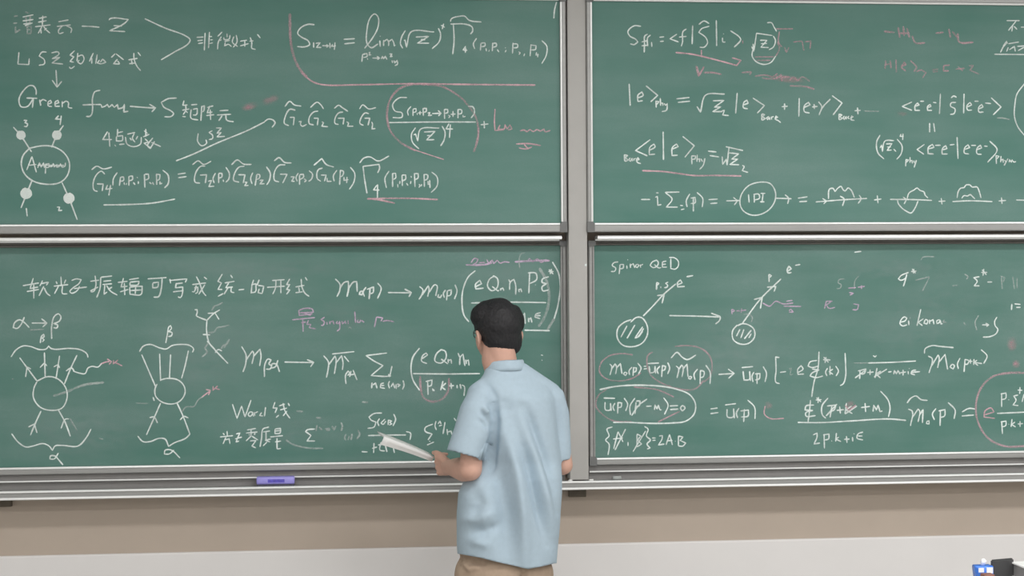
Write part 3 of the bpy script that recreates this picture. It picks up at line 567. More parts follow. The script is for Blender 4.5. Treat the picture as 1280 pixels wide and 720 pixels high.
write('LR', 'chalk_note', 'cp', 1.8, 'P3 865 350 862 390 890 412 960 412;P4 225 345 245 372 280 345;920 395 970 380 955 360 925 375 920 405 975 412', 'pink chalk letters in the last equation')
write('LR', 'chalk_loop', 'cpf', 3.2, 'P4 1140 185 1040 185 960 205 905 260 880 340 890 430 940 510 1020 550 1140 550', 'faint pink chalk ring at the right')
write('LR', 'chalk_formula', 'cw', 2.0, 'P4 985 387 1140 380;1008 285 1008 355;1003 290 1030 285 1028 312 1010 318;1042 318 1045 320;1090 295 1068 300 1080 320 1065 345 1092 348;1088 270 1112 272;1100 255 1098 290;1120 290 1110 330;1008 425 1012 490;1003 430 1030 425 1028 448 1010 455;1042 440 1045 442;1060 415 1055 455;1075 430 1058 442 1078 455;1100 425 1100 455;1088 440 1115 438')

# ---- lower left board
smudge('LL', 'sw', '640 365 62 55 10;430 400 80 30 0;540 480 40 45 0;110 540 130 50 5;250 450 120 70 20;350 540 130 40 0;300 335 220 20 0', 'wiped white chalk dust')
write('LL', 'chalk_note', 'cw', 2.0, '''L1 140 232 240 215;205 185 185 250 235 240;165 268 240 255;208 225 208 312;262 200 245 235;250 220 298 210 285 230;270 235 240 295;272 245 290 280 310 295;
375 175 378 230;345 205 352 222;405 195 395 220;330 235 420 225;360 235 335 282;385 232 385 280 415 282;440 200 470 190 500 195 485 220 450 245 430 268 440 278 475 262 490 235;455 250 535 240;
555 205 610 198;585 170 590 230 575 268 558 270;555 265 605 240;620 180 690 172;620 180 615 250 595 305;635 205 685 200;630 225 690 220;645 228 640 285 660 270;655 230 680 265 722 290;690 240 665 255;
725 212 785 205;760 185 745 240 785 235;765 215 768 290;738 270 790 255;795 195 855 185;800 210 855 205 850 225 800 230 800 210;798 240 875 235 868 285 800 285 798 240;800 262 870 258;835 238 832 283;
908 190 1025 182;940 215 975 210 970 240 940 245 940 215;998 188 992 250 975 300 945 302;1045 190 1050 218;1045 200 1150 190 1140 212;1085 220 1125 215;1085 215 1080 245 1125 240 1120 290 1110 305 1095 300;1065 270 1130 262;
L2 100 225 185 215;125 230 110 270 98 268;112 245 135 242 130 275 118 280;125 175 145 215 165 270 185 295;178 225 140 285;172 178 190 192;285 160 258 205 280 215 258 255 285 255;258 298 290 280;335 165 348 185;300 215 360 205;325 215 305 245 350 240;320 245 295 285;340 242 340 270 360 275;385 258 420 254;478 195 468 225;468 220 462 280;468 225 492 220 488 270 462 275;512 195 498 230;505 230 540 235 530 280 505 275 512 250;592 200 668 195;560 242 670 235;615 200 612 245 595 285;645 200 645 278;700 190 680 225 700 225 680 255 700 258 680 285;735 240 790 230;770 190 775 240 795 280 820 298;795 180 808 200;735 275 780 270;755 242 760 272''')
write('LL', 'chalk_formula', 'cw', 2.2, '''L2 980 190 1008 222 1008 260 990 300;1005 255 1035 212 1060 205 1062 250 1052 300;1060 250 1095 208 1112 208 1115 270;1135 265 1128 285 1145 288 1148 268 1135 265;1170 240 1152 270 1160 300;1195 245 1188 315;1175 255 1215 240 1212 275 1190 282;1240 215 1262 245 1240 312;
L3 205 300 335 302;300 280 338 300 325 325;385 265 405 285 398 315 382 340;400 315 435 262 440 275 432 325;440 300 475 255 485 260 478 320;495 310 490 325 505 328 512 312;535 285 522 305 528 330;545 290 540 345;545 290 568 285 562 315 542 320;588 255 600 290 585 338;
705 175 665 210 635 280 628 350 640 430 668 468;700 270 740 250 730 230 705 255 708 280 752 275;815 205 785 225 775 265 800 290 830 270 830 220 805 203;800 265 835 292 840 285;848 275 850 290;848 280 862 275 868 290;895 225 905 245;900 285 905 240 925 225 935 260 935 312;952 280 955 298;953 285 965 280 970 298;1015 185 1010 305;1005 188 1050 190 1055 225 1015 250;1048 255 1050 258;1125 210 1090 222 1085 240 1110 250 1085 270 1090 290 1125 285;1122 180 1152 180;1140 165 1132 195;1125 168 1150 195;680 360 780 357 900 355 1110 358;
960 415 985 430;985 415 990 480;1008 445 1010 470;1010 455 1022 445 1028 472;1078 415 1050 425 1045 440 1075 450;1050 432 1078 432''')
write('LL', 'chalk_bracket', 'cw', 2.4, 'L3 1145 125 1180 190 1190 260 1175 380 1155 450;985 515 1130 518')
write('LL', 'chalk_bracket', 'cf', 4.2, 'L3 1070 160 1110 230 1125 300 1120 380 1095 450 1065 495;1155 450 1115 515', 'smeared white chalk bracket')
write('LL', 'chalk_note', 'cv', 3.2, 'L3 700 144 760 140 800 130;930 125 1000 120 1060 118 1130 118', 'broad violet chalk strokes')
write('LL', 'chalk_note', 'cv', 1.9, 'L3 680 130 700 105 720 110 710 130 690 140;650 142 720 145;725 130 760 128;770 110 780 135 800 115 810 135 830 115 845 132 870 125 900 128;1000 120 1015 105 1030 125 1060 108 1080 128 1110 110', 'violet chalk heading over the bracket')
write('LL', 'chalk_note', 'cf', 2.0, 'L3 990 72 965 80 955 120 958 160')
write('LL', 'chalk_note', 'cv', 2.0, '''L2 755 385 790 372 840 378 845 395 760 400;770 395 830 415;715 442 855 428;780 440 782 515;770 460 800 455;815 445 805 470 830 470 820 490 860 498;755 385 760 415 840 405;915 425 892 440 912 455 905 475 892 475;928 455 930 472;945 450 948 470;948 458 965 448 972 470;995 450 985 462 1000 465 1008 450 1005 500 990 512;1020 450 1025 468 1042 450 1045 468;1058 445 1060 470;1100 390 1105 460;1120 440 1115 455 1130 458 1135 440;1140 445 1158 458;L3 140 440 128 498;140 440 175 445 165 465;175 465 200 460 240 468''', 'violet chalk note reading singular')
write('LL', 'chalk_note', 'cf', 1.8, 'L2 1060 495 1070 485 1080 498;L1 185 505 270 500;L4 350 412 385 472;530 340 534 342;495 512 515 516;60 215 68 215;680 335 740 338')
write('LL', 'chalk_note', 'cw', 2.1, 'L1 150 425 130 470 105 495 82 490 90 460 120 442 145 455 180 490;195 462 285 462;255 435 288 462 262 487;318 560 318 480 335 420 360 405 375 425 365 450 330 465 355 475 350 492 328 490')
write('LL', 'chalk_diagram', 'cw', 2.0, '''L1 248 585 255 545 268 530 272 545 258 555 272 565 260 578;
L4 55 105 80 70 115 50 150 52 200 68 232 64 243 50 255 62 350 62 400 68 435 90 440 108;98 108 140 165 185 225;128 205 135 155 155 165;222 82 226 205;200 158 222 135 235 150;298 98 280 215;268 155 290 145 298 160;385 95 350 170 322 240;330 175 358 160 372 178;
185 225 240 203 290 215 330 262 335 310 310 360 255 372 200 355 168 310 170 260 185 228;365 175 395 185 425 188 440 160 460 152 490 155 510 135;205 375 175 440 152 497;142 455 172 440 185 485;292 370 325 430 352 502;305 462 328 415 345 415;
58 488 90 530 130 555 165 550 215 538 245 550 262 572 275 550 310 547 390 550 430 510 455 465;292 585 270 615 250 615 252 600 275 600 290 615 315 645''')
write('LL', 'chalk_note', 'cf', 3.6, 'L4 265 300 330 280 420 245 520 232', 'smeared white chalk stroke')
write('LL', 'chalk_arrow', 'cp', 2.0, 'L4 500 142 530 130 548 128;535 115 558 128 545 142;568 120 566 140 590 120 575 132 612 150', 'pink chalk arrow beside the left diagram')
write('LL', 'chalk_diagram', 'cw', 2.0, '''L1 1020 585 1030 530 1040 485 1050 478 1055 495 1035 515 1058 520 1055 540 1035 545;
L4 697 78 715 52 750 42 800 60 830 65 860 48 900 42 950 48 968 65 962 82;708 92 780 258;798 88 803 225;853 92 847 215;942 72 925 150 908 212;800 220 840 212 890 220 920 250 925 285 900 325 860 340 810 330 778 300 775 265 785 240;765 305 772 325;803 335 770 410 732 495;748 408 770 405 788 435;885 335 915 400 950 492;900 420 920 402 942 410;688 500 715 528 750 528 795 512 825 515 843 552 870 535 930 510 950 490;870 570 845 590 822 590 825 572 855 570 900 610''')
write('LL', 'chalk_diagram', 'cf', 1.8, 'L4 910 378 930 355 970 352 990 320 1020 300')
write('LL', 'chalk_arrow', 'cp', 2.0, 'L4 1010 305 1050 275;1030 268 1052 272 1042 295;1066 250 1064 272 1088 250 1075 262 1098 268', 'pink chalk arrow beside the middle diagram')
write('LL', 'chalk_diagram', 'cw', 2.0, '''L2 190 445 188 510 205 585 240 625;115 380 130 380 130 400 125 415 150 430 190 445;190 445 230 405 270 380;195 402 245 400;240 400 265 440;165 532 210 535;L5 -5 25 35 70 100 138;35 85 50 68 70 75''')
write('LL', 'chalk_diagram', 'cf', 2.2, 'L2 220 385 235 360 260 350 288 335;200 522 235 515 255 490 285 485 328 475;275 625 290 600 315 590 330 560;L4 1040 38 1025 60 1035 80 1010 105;L5 80 60 105 15')
write('LL', 'chalk_formula', 'cw', 2.1, '''L5 168 52 190 95 188 140 175 180;190 120 222 75 228 85 220 140;225 105 260 65 265 100 258 150;282 205 285 140 300 115 315 120 305 140 318 150 310 165 290 165;350 120 335 155 318 160 320 140 340 140 358 180;382 130 525 133;495 118 528 132 512 155;620 90 732 78;578 98 602 130 600 170 592 208;603 145 635 100 640 115 632 190;640 135 668 98 675 135 672 170;680 100 705 130;690 240 688 195 700 175 710 185 698 198;715 175 708 205;725 170 745 220;710 195 735 190;
L6 215 85 110 98 150 125 195 148 135 198 210 202 235 200;240 150 228 205;228 205 222 190;140 232 138 262;145 245 158 235 165 262;200 235 185 240 182 258 205 262;185 248 202 247;228 225 222 240 228 262;235 255 245 235 255 262;260 240 262 265;265 240 280 245 268 255;295 222 300 245 292 268;
378 60 345 105 335 160 345 220 378 272;388 115 418 95 410 85 392 100 388 125 415 138;490 65 462 90 455 125 485 135 510 110 505 75 480 68;485 115 520 140;520 115 522 135;522 122 535 118 538 138;570 85 580 110;578 145 582 105 595 90 600 125 605 150;608 118 612 140;612 125 622 120 625 148;345 188 500 190 680 188;
418 222 420 295;408 228 440 220 435 248 418 252;442 262 445 275;445 266 452 275;495 225 483 272;510 235 488 255 508 270;535 235 537 265;525 250 550 248;565 245 566 262;580 240 585 265;588 245 600 250 600 300;985 95 995 97;988 120 992 122;972 185 995 205 990 240''')
write('LL', 'chalk_loop', 'cpf', 3.0, 'L6 380 200 385 270 400 310 440 328 490 315 520 275 525 210', 'faint pink chalk ring under the sum')
write('LL', 'chalk_note', 'cw', 1.9, '''L5 122 340 145 412 168 350 185 405 215 320;222 380 208 381 201 394 210 402 221 392 222 380 228 403;230 380 235 400;235 385 250 378;268 382 258 398 275 400;288 355 282 402;335 330 325 360 345 360 335 385;340 408 355 395;355 350 385 340;360 370 395 360;375 335 385 375 410 412;400 335 408 350;395 375 375 400''')
write('LL', 'chalk_note', 'cw', 1.9, '''L5 95 475 97 500;75 485 82 495;60 505 125 498;90 505 75 540;80 520 105 515;105 510 110 540;140 490 160 485 150 505 140 530 155 525;135 515 170 505;195 470 240 462;190 485 248 480;215 465 215 500;205 490 208 498;235 485 232 495;215 500 190 525;218 500 250 520;210 525 240 522 220 550 240 560;305 455 275 465 268 510 260 555;275 480 310 475;290 480 290 520 315 515;285 520 310 530;295 530 275 550;335 465 362 462 360 485 335 488 335 465;335 475 360 473;310 505 375 498;345 510 345 565;335 530 365 525;345 565 365 562''')
write('LL', 'chalk_note', 'cf', 2.6, 'L5 390 520 420 540 500 560 575 562;545 445 540 475;555 455 570 470;585 465 610 462;590 472 610 470;620 450 630 470 640 448;665 432 672 450 665 475;690 490 683 510 690 522;705 500 700 520;720 488 715 520;750 470 758 490 745 515;440 375 475 378;770 330 800 332;540 408 565 410', 'smeared white chalk')
write('LL', 'chalk_formula', 'cw', 2.0, '''L5 535 465 495 470 488 478 515 497 495 525 535 525;
L6 190 385 150 388 125 405 135 420 160 430 150 455 118 462;178 412 168 430 175 450;205 415 185 435 195 442 210 425;222 418 220 445;222 420 238 425 228 432 240 440 225 445;248 390 258 415 245 450;120 498 250 495 310 495;310 478 332 485 330 520;88 578 118 580;150 535 148 585;140 562 165 555;170 545 200 540;185 530 180 570 205 575;205 540 215 580;245 550 252 585;
445 440 405 460 405 475 440 490 420 520;415 545 450 530;425 525 432 528;460 425 455 450 462 470;470 440 480 425 485 440;475 450 490 445;505 430 495 490;515 465 518 495;520 480 535 475 540 495;550 410 560 425''')
# ------------------------------------------------------------------ solid-modelling helpers for the figure
def add_mesh(bm, tmp):
    me = bpy.data.meshes.new('tmp'); tmp.to_mesh(me); tmp.free(); bm.from_mesh(me); bpy.data.meshes.remove(me)
def capsule(bm, p0, r0, p1, r1, sub=3):
    t = bmesh.new()
    for p, r in ((p0, r0), (p1, r1)):
        bmesh.ops.create_icosphere(t, subdivisions=sub, radius=r, matrix=Matrix.Translation(p))
    g = bmesh.ops.convex_hull(t, input=t.verts[:])
    bmesh.ops.delete(t, geom=[e for e in g['geom_interior'] if isinstance(e, bmesh.types.BMVert)], context='VERTS')
    add_mesh(bm, t)
def chain(bm, pts, sub=3):
    for (p0, r0), (p1, r1) in zip(pts, pts[1:]): capsule(bm, p0, r0, p1, r1, sub)
def ellipsoid(bm, c, ax, ay, az, sub=4):
    m = Matrix(((ax.x, ay.x, az.x, c.x), (ax.y, ay.y, az.y, c.y), (ax.z, ay.z, az.z, c.z), (0, 0, 0, 1)))
    t = bmesh.new(); bmesh.ops.create_icosphere(t, subdivisions=sub, radius=1, matrix=m)
    bmesh.ops.recalc_face_normals(t, faces=t.faces); add_mesh(bm, t)
def loft(bm, rings):
    V = [[bm.verts.new(p) for p in r] for r in rings]; n = len(V[0])
    for a, b in zip(V, V[1:]):
        for i in range(n): bm.faces.new((a[i], a[(i+1) % n], b[(i+1) % n], b[i]))
    bm.faces.new(V[0][::-1]); bm.faces.new(V[-1])
def fuse(bm, voxel, iters=4, lam=0.5):
    """fuse overlapping closed shells into one continuous smooth surface; returns a new bmesh"""
    me = bpy.data.meshes.new('fuse'); bmesh.ops.recalc_face_normals(bm, faces=bm.faces); bm.to_mesh(me); bm.free()
    o = bpy.data.objects.new('fuse', me); COL.objects.link(o)
    md = o.modifiers.new('r', 'REMESH'); md.mode = 'VOXEL'; md.voxel_size = voxel; md.adaptivity = 0
    dg = bpy.context.evaluated_depsgraph_get(); dg.update()
    me2 = bpy.data.meshes.new_from_object(o.evaluated_get(dg))
    bpy.data.objects.remove(o); bpy.data.meshes.remove(me)
    out = bmesh.new(); out.from_mesh(me2); bpy.data.meshes.remove(me2)
    for _ in range(iters): bmesh.ops.smooth_vert(out, verts=out.verts, factor=lam, use_axis_x=True, use_axis_y=True, use_axis_z=True)
    return out
def to_px(p):
    d = np.array(p)-CAM; w = d@_F
    return 640+FPX*(d@CR)/w, 360-FPX*(d@CU)/w
def crease(bm, lines):
    """press folds into cloth along paths on the camera side of the garment: (path in photo pixels, width, depth)"""
    bm.normal_update()
    for v in bm.verts:
        if v.normal.y > 0.15: continue
        x, y = to_px(v.co); amt = 0
        for path, sg, amp in lines:
            best = 1e9; tt = 0; n = len(path)-1
            for i in range(n):
                ax, ay = path[i]; bx, by = path[i+1]; dx, dy = bx-ax, by-ay
                t = max(0, min(1, ((x-ax)*dx+(y-ay)*dy)/(dx*dx+dy*dy+1e-9)))
                q = (x-ax-t*dx)**2+(y-ay-t*dy)**2
                if q < best: best = q; tt = (i+t)/n
            if best < (4*sg)**2 and True:
                fade = min(1, 0.25+2.5*min(tt, 1-tt)) if len(path) > 1 else 1
                amt += 1.9*amp*fade*math.exp(-best/(2*sg*sg))
        v.co += v.normal*amt*min(1, (0.15-v.normal.y)*2)

# ------------------------------------------------------------------ the man
M['skin'] = plain('skin', (0.60, 0.36, 0.28, 1), 0.55, var=0.05, scale=25, bump=0.02)
M['hair'] = plain('black_hair', (0.016, 0.016, 0.018, 1), 0.6, var=0.3, scale=180, bump=0.5, spec=0.35, stretch=(1, 1, 0.3))
M['shirt'] = plain('light_blue_cotton', (0.40, 0.505, 0.585, 1), 0.8, var=0.03, scale=60, bump=0.05, spec=0.2)
M['trousers'] = plain('khaki_cotton', (0.42, 0.32, 0.24, 1), 0.85, var=0.06, scale=60, bump=0.08, spec=0.2)
M['dark'] = plain('black_plastic', (0.02, 0.02, 0.022, 1), 0.4, var=0.1)
M['leather'] = plain('dark_brown_leather', (0.045, 0.03, 0.022, 1), 0.45, var=0.15)
M['paper'] = plain('white_paper', (0.90, 0.90, 0.89, 1), 0.7, var=0.01)
M['eye'] = plain('eye_white', (0.75, 0.73, 0.70, 1), 0.2, var=0.02)
YM = -0.74
def P(x, y, dy=0.0): return at(x, y, YM+dy)
PM = 340.0                                       # photo pixels per metre at the man
T = math.radians(18)
HF = Vector((-math.sin(T), math.cos(T), 0)); HL = Vector((-math.cos(T), -math.sin(T), 0)); UP = Vector((0, 0, 1))
HC = P(621.5, 409, 0.02)                         # middle of the skull
def H(f, l, u): return HC+HF*f+HL*l+UP*u
body = bmesh.new()
# head: skull, face wedge, jaw, chin, nose, brow, lips, ears
ellipsoid(body, H(-0.004, 0, 0.004), HL*0.074, HF*0.092, UP*0.094)
ellipsoid(body, H(0.026, 0, -0.050), HL*0.070, HF*0.068, UP*0.070)
ellipsoid(body, H(0.040, 0, -0.080), HL*0.054, HF*0.050, UP*0.042)
ellipsoid(body, H(0.078, 0, -0.108), HL*0.022, HF*0.018, UP*0.017, 3)
chain(body, [(H(0.092, 0, -0.005), 0.009), (H(0.108, 0, -0.036), 0.011), (H(0.112, 0, -0.045), 0.013)])
for s in (-1, 1):
    capsule(body, H(0.098, 0.010*s, -0.047), 0.008, H(0.094, 0.014*s, -0.047), 0.006)
    capsule(body, H(0.086, 0.014*s, 0.006), 0.009, H(0.070, 0.046*s, 0.004), 0.009)
    ellipsoid(body, H(0.062, 0.040*s, -0.042), HL*0.020, HF*0.022, UP*0.020, 3)
chain(body, [(H(0.094, 0.020, -0.076), 0.006), (H(0.100, 0, -0.073), 0.008), (H(0.094, -0.020, -0.076), 0.006)])
chain(body, [(H(0.092, 0.015, -0.084), 0.006), (H(0.097, 0, -0.085), 0.008), (H(0.092, -0.015, -0.084), 0.006)])
for s in (-1, 1):
    def E(f, l, u): return H(-0.008+f, s*(0.070+l), -0.048+u)
    chain(body, [(E(0.014, 0.004, 0.012), 0.005), (E(0.008, 0.013, 0.030), 0.0055), (E(-0.008, 0.018, 0.034), 0.006), (E(-0.020, 0.019, 0.020), 0.006),
                 (E(-0.018, 0.016, 0.000), 0.0055), (E(-0.006, 0.011, -0.018), 0.0055), (E(0.006, 0.006, -0.026), 0.007)], 2)
    ellipsoid(body, E(-0.003, 0.006, 0.008), (HL*0.006+HF*0.003)*1, (HF*0.016-HL*s*0.004), UP*0.026, 3)
# neck, trunk
chain(body, [(H(-0.012, 0, -0.055), 0.062), (P(623, 450, 0.01), 0.062), (P(632, 482, 0.0), 0.058)])
capsule(body, P(624, 428, -0.01), 0.054, P(631, 466, -0.006), 0.052)
chain(body, [(P(628, 520, 0.01), 0.062), (P(632, 560, 0.015), 0.070), (P(620, 640, 0.01), 0.105), (P(622, 700, 0.01), 0.11)])
chain(body, [(P(662, 520, 0.02), 0.075), (P(662, 560, 0.02), 0.090), (P(656, 640, 0.02), 0.105), (P(650, 700, 0.02), 0.11)])
chain(body, [(P(606, 500, -0.05), 0.036), (P(636, 488, 0.0), 0.05), (P(678, 502, 0.05), 0.045)])
# legs and feet (under trousers and shoes)
hipL, hipR = P(608, 712, 0.0), P(652, 712, 0.02)
footL = Vector((hipL.x-0.03, hipL.y+0.03, 0.075)); footR = Vector((hipR.x+0.03, hipR.y+0.0, 0.075))
kneeL = (hipL*0.45+footL*0.55)+Vector((0, 0.03, 0)); kneeR = (hipR*0.45+footR*0.55)+Vector((0, 0.03, 0))
for h, k, f in ((hipL, kneeL, footL), (hipR, kneeR, footR)):
    chain(body, [(h, 0.085), (k, 0.055), (k*0.55+f*0.45+Vector((0, -0.015, 0)), 0.052), (f, 0.036), (f+Vector((-0.03, 0.13, -0.035)), 0.028)])
# left arm, bent at the elbow, forearm towards the board
shL, elL, wrL = P(599, 508, -0.080), P(588, 586.5, -0.090), P(560, 584, 0.14)
chain(body, [(shL, 0.034), (P(591, 545, -0.092), 0.037), (elL, 0.043), (elL*0.72+wrL*0.28+Vector((0, 0, -0.002)), 0.046), (elL*0.35+wrL*0.65, 0.036), (wrL, 0.027)])
shR, elR, wrR = P(688, 508, 0.06), P(703.5, 581, 0.05), P(690, 578, 0.30)
chain(body, [(shR, 0.045), (P(696, 545, 0.055), 0.043), (elR, 0.038), (elR*0.7+wrR*0.3, 0.043), (wrR, 0.027)])
def hand(bm, w, fwd, up, side, bend, thumb_dir):
    """palm from the wrist w along fwd; 'up' is the thumb side, 'side' the back of the hand; four unequal fingers curl towards -side"""
    fwd, up, side = fwd.normalized(), up.normalized(), side.normalized()
    k0 = w+fwd*0.085
    for q in (-0.030, -0.010, 0.011, 0.031):
        capsule(bm, w+fwd*0.008+up*q*0.55, 0.017, k0+up*q+fwd*(-0.010 if abs(q) > 0.02 else -0.004), 0.0125, 2)
    for q, (off, ln, r) in enumerate(((0.033, 0.072, 0.0088), (0.011, 0.080, 0.0092), (-0.011, 0.074, 0.0088), (-0.032, 0.058, 0.0078))):
        p = k0+up*off+fwd*(-0.006 if q in (0, 3) else 0.0)
        a = 0.0; pts = [(p, r+0.0015)]
        for seg, frac in enumerate((0.46, 0.30, 0.24)):
            a += bend[seg]
            p = p+(fwd*math.cos(a)-side*math.sin(a))*ln*frac
            pts.append((p, r-0.0007*seg))
        chain(bm, pts, 2)
    b = w+fwd*0.022+up*0.024-side*0.004
    t1 = b+(thumb_dir*0.75+up*0.35).normalized()*0.038; t2 = t1+(thumb_dir+up*0.05).normalized()*0.030; t3 = t2+(thumb_dir-up*0.18).normalized()*0.022
    chain(bm, [(b, 0.015), (t1, 0.0115), (t2, 0.0105), (t3, 0.0085)], 2)
lf = (P(544, 580, 0.23)-wrL)
hand(body, wrL, lf, Vector((-0.12, 0.0, 1.0)), Vector((-0.80, -0.55, -0.05)), (0.75, 1.05, 0.8), Vector((-0.45, 0.86, 0.10)).normalized())
rf = Vector((-0.45, 0.85, -0.18))
hand(body, wrR, rf, Vector((-0.1, 0.1, 1.0)), Vector((0.85, 0.45, 0.0)), (0.35, 0.5, 0.4), Vector((-0.5, 0.8, 0.05)).normalized())
body = fuse(body, 0.0036, 4, 0.5)
person = link('person', body, M['skin'], None, True)
tag(person, 'man seen from behind in a light blue short sleeved shirt, holding paper, facing the boards', 'person')
WLOC[person.name] = Vector((0, 0, 0))
# ---- shirt
def ring(cy, L, R, b, n=2.4, dy=0.0, tilt=0.0, N=48):
    a = P(L, cy, dy); c = P(R, cy, dy); m = (a+c)/2; hw = (c-a).length/2
    out = []
    for k in range(N):
        t = 2*math.pi*k/N; ct, st = math.cos(t), math.sin(t)
        x = hw*math.copysign(abs(ct)**(2/n), ct); y = b*math.copysign(abs(st)**(2/n), st)
        out.append(Vector((m.x+x, m.y+y+x*tilt, m.z)))
    return out
sh = bmesh.new()
loft(sh, [ring(730, 573, 696, .150), ring(705, 573, 695, .152), ring(680, 571, 697, .155), ring(640, 571, 700.5, .158), ring(616, 573, 702, .156), ring(596, 582, 702, .150, 2.3), ring(575, 592, 701, .146, 2.2, 0.015, 0.05),
          ring(540, 596, 699, .142, 2.2, 0.015, 0.10), ring(515, 597, 698, .136, 2.3, 0.015, 0.15), ring(497, 597, 695, .126, 2.3, 0.01, 0.22), ring(484, 592, 690, .108, 2.2, 0.01, 0.3), ring(474, 598, 678, .088, 2.1, 0.01, 0.3),
          ring(467, 604, 668, .076, 2, 0.0, 0.2), ring(461, 606, 658, .068, 2, 0.0, 0.1), ring(456, 609, 655, .060, 2, 0.0, 0)])
capsule(sh, P(600, 494, -0.045), 0.050, P(640, 470, -0.005), 0.058); capsule(sh, P(686, 493, 0.05), 0.048, P(645, 469, 0.0), 0.056)
def sleeve(bm, pts):
    rings = []
    for i, (c, r) in enumerate(pts):
        t = (pts[min(i+1, len(pts)-1)][0]-pts[max(i-1, 0)][0]).normalized()
        u = t.cross(Vector((0, 1, 0))).normalized(); w = t.cross(u)
        rings.append([c+(u*math.cos(k*math.pi/16)+w*math.sin(k*math.pi/16))*r for k in range(32)])
    loft(bm, rings)
SL = [(P(613, 488, -0.04), 0.046), (P(605, 497, -0.055), 0.062), (P(597.5, 515, -0.075), 0.068), (P(590, 543, -0.088), 0.069), (P(584, 561, -0.093), 0.0700), (P(581.5, 569.5, -0.095), 0.0705)]
SR = [(P(678, 488, 0.04), 0.048), (P(686, 497, 0.05), 0.060), (P(691, 518, 0.055), 0.062), (P(694, 545, 0.055), 0.058), (P(695.5, 564, 0.050), 0.055), (P(696, 575, 0.050), 0.054)]
sleeve(sh, SL); sleeve(sh, SR)
sh = fuse(sh, 0.0055, 6, 0.5)
# hollow the sleeve ends
sh.normal_update()
for (c0, r0), (c, r) in ((SL[-2], SL[-1]), (SR[-2], SR[-1])):
    n = (c-c0).normalized()
    for v in sh.verts:
        q = v.co-c; al = q.dot(n); rad = (q-n*al).length
        if abs(al) < 0.012 and rad < r-0.0055 and v.normal.dot(n) > 0.6: v.co -= n*0.060
# open the bottom hem along its curve
HEM = [(560, 690), (574, 692.5), (600, 697), (630, 705), (660, 711), (676, 708.5), (692, 704.5), (710, 702)]
def hem_y(x):
    for (a, b), (c, d) in zip(HEM, HEM[1:]):
        if x <= c: return b+(d-b)*max(0, (x-a)/(c-a))
    return HEM[-1][1]
kill = []
for f in sh.faces:
    x, y = to_px(f.calc_center_median())
    if y > hem_y(x) and y > 680: kill.append(f)
bmesh.ops.delete(sh, geom=kill, context='FACES')
for v in sh.verts:
    if v.is_boundary:
        x, y = to_px(v.co)
        if y > 680: v.co.z -= (hem_y(x)-y)/PM
crease(sh, [([(611, 500), (618, 512), (621, 527), (619, 548), (612, 578), (604, 600)], 4.0, -0.014),
            ([(622, 505), (625, 530), (622, 560)], 6, 0.008),
            ([(600, 512), (608, 522), (614, 533)], 2.4, -0.007), ([(598, 524), (606, 531), (612, 537)], 2.2, -0.005), ([(604, 507), (611, 518)], 2.5, 0.005),
            ([(606, 478), (613, 486), (619, 496), (620, 510)], 3.0, -0.005),
            ([(656, 508), (664, 526), (672, 546), (682, 572), (692, 604), (696, 640)], 4.0, -0.011),
            ([(650, 520), (662, 556), (674, 592), (684, 630), (692, 668)], 4.5, 0.010),
            ([(632, 535), (640, 565), (648, 600), (653, 650), (656, 706)], 6.0, 0.017),
            ([(655, 560), (665, 600), (675, 640), (684, 680)], 5.0, -0.014),
            ([(614, 570), (622, 600), (632, 640), (636, 700)], 10.0, -0.020),
            ([(575, 650), (596, 648), (616, 640)], 5, 0.007), ([(584, 664), (606, 664), (628, 656)], 5, -0.009), ([(588, 676), (612, 682)], 4, 0.005),
            ([(592, 612), (600, 630), (590, 650)], 6, -0.006), ([(645, 490), (660, 500), (676, 520)], 8, 0.004), ([(628, 495), (632, 520)], 7, -0.005),
            ([(690, 500), (700, 525), (702, 560)], 4, -0.004)])
shirt = link('shirt', sh, M['shirt'], person, True)
shirt['label'] = 'light blue short sleeved shirt'
md = shirt.modifiers.new('cloth', 'SOLIDIFY'); md.thickness = 0.0035; md.offset = -1
# collar: a folded band, higher at the nape
bmc = bmesh.new(); rows = []
for k in range(48):
    t = 2*math.pi*k/48; ct, st = math.cos(t), math.sin(t)
    cx = 0.0645*ct; cy = 0.062*st
    base = P(631.5, 463, -0.002)
    front = max(0, st)
    zoff = -0.030*front-0.006*max(0, -ct)
    prof = [(0.98, 0.012), (0.93, 0.030), (0.99, 0.037), (1.06, 0.032), (1.13, 0.010), (1.165, -0.003), (1.12, -0.003), (1.06, 0.010)]
    rows.append([Vector((base.x+cx*s_, base.y+cy*s_, base.z+z_+zoff+0.004)) for s_, z_ in prof])
V = [[bmc.verts.new(p) for p in r] for r in rows]
for i in range(48):
    a, b = V[i], V[(i+1) % 48]
    for j in range(8): bmc.faces.new((a[j], a[(j+1) % 8], b[(j+1) % 8], b[j]))
col_ = link('collar', bmc, M['shirt'], shirt, True)
col_.matrix_parent_inverse = Matrix.Identity(4)
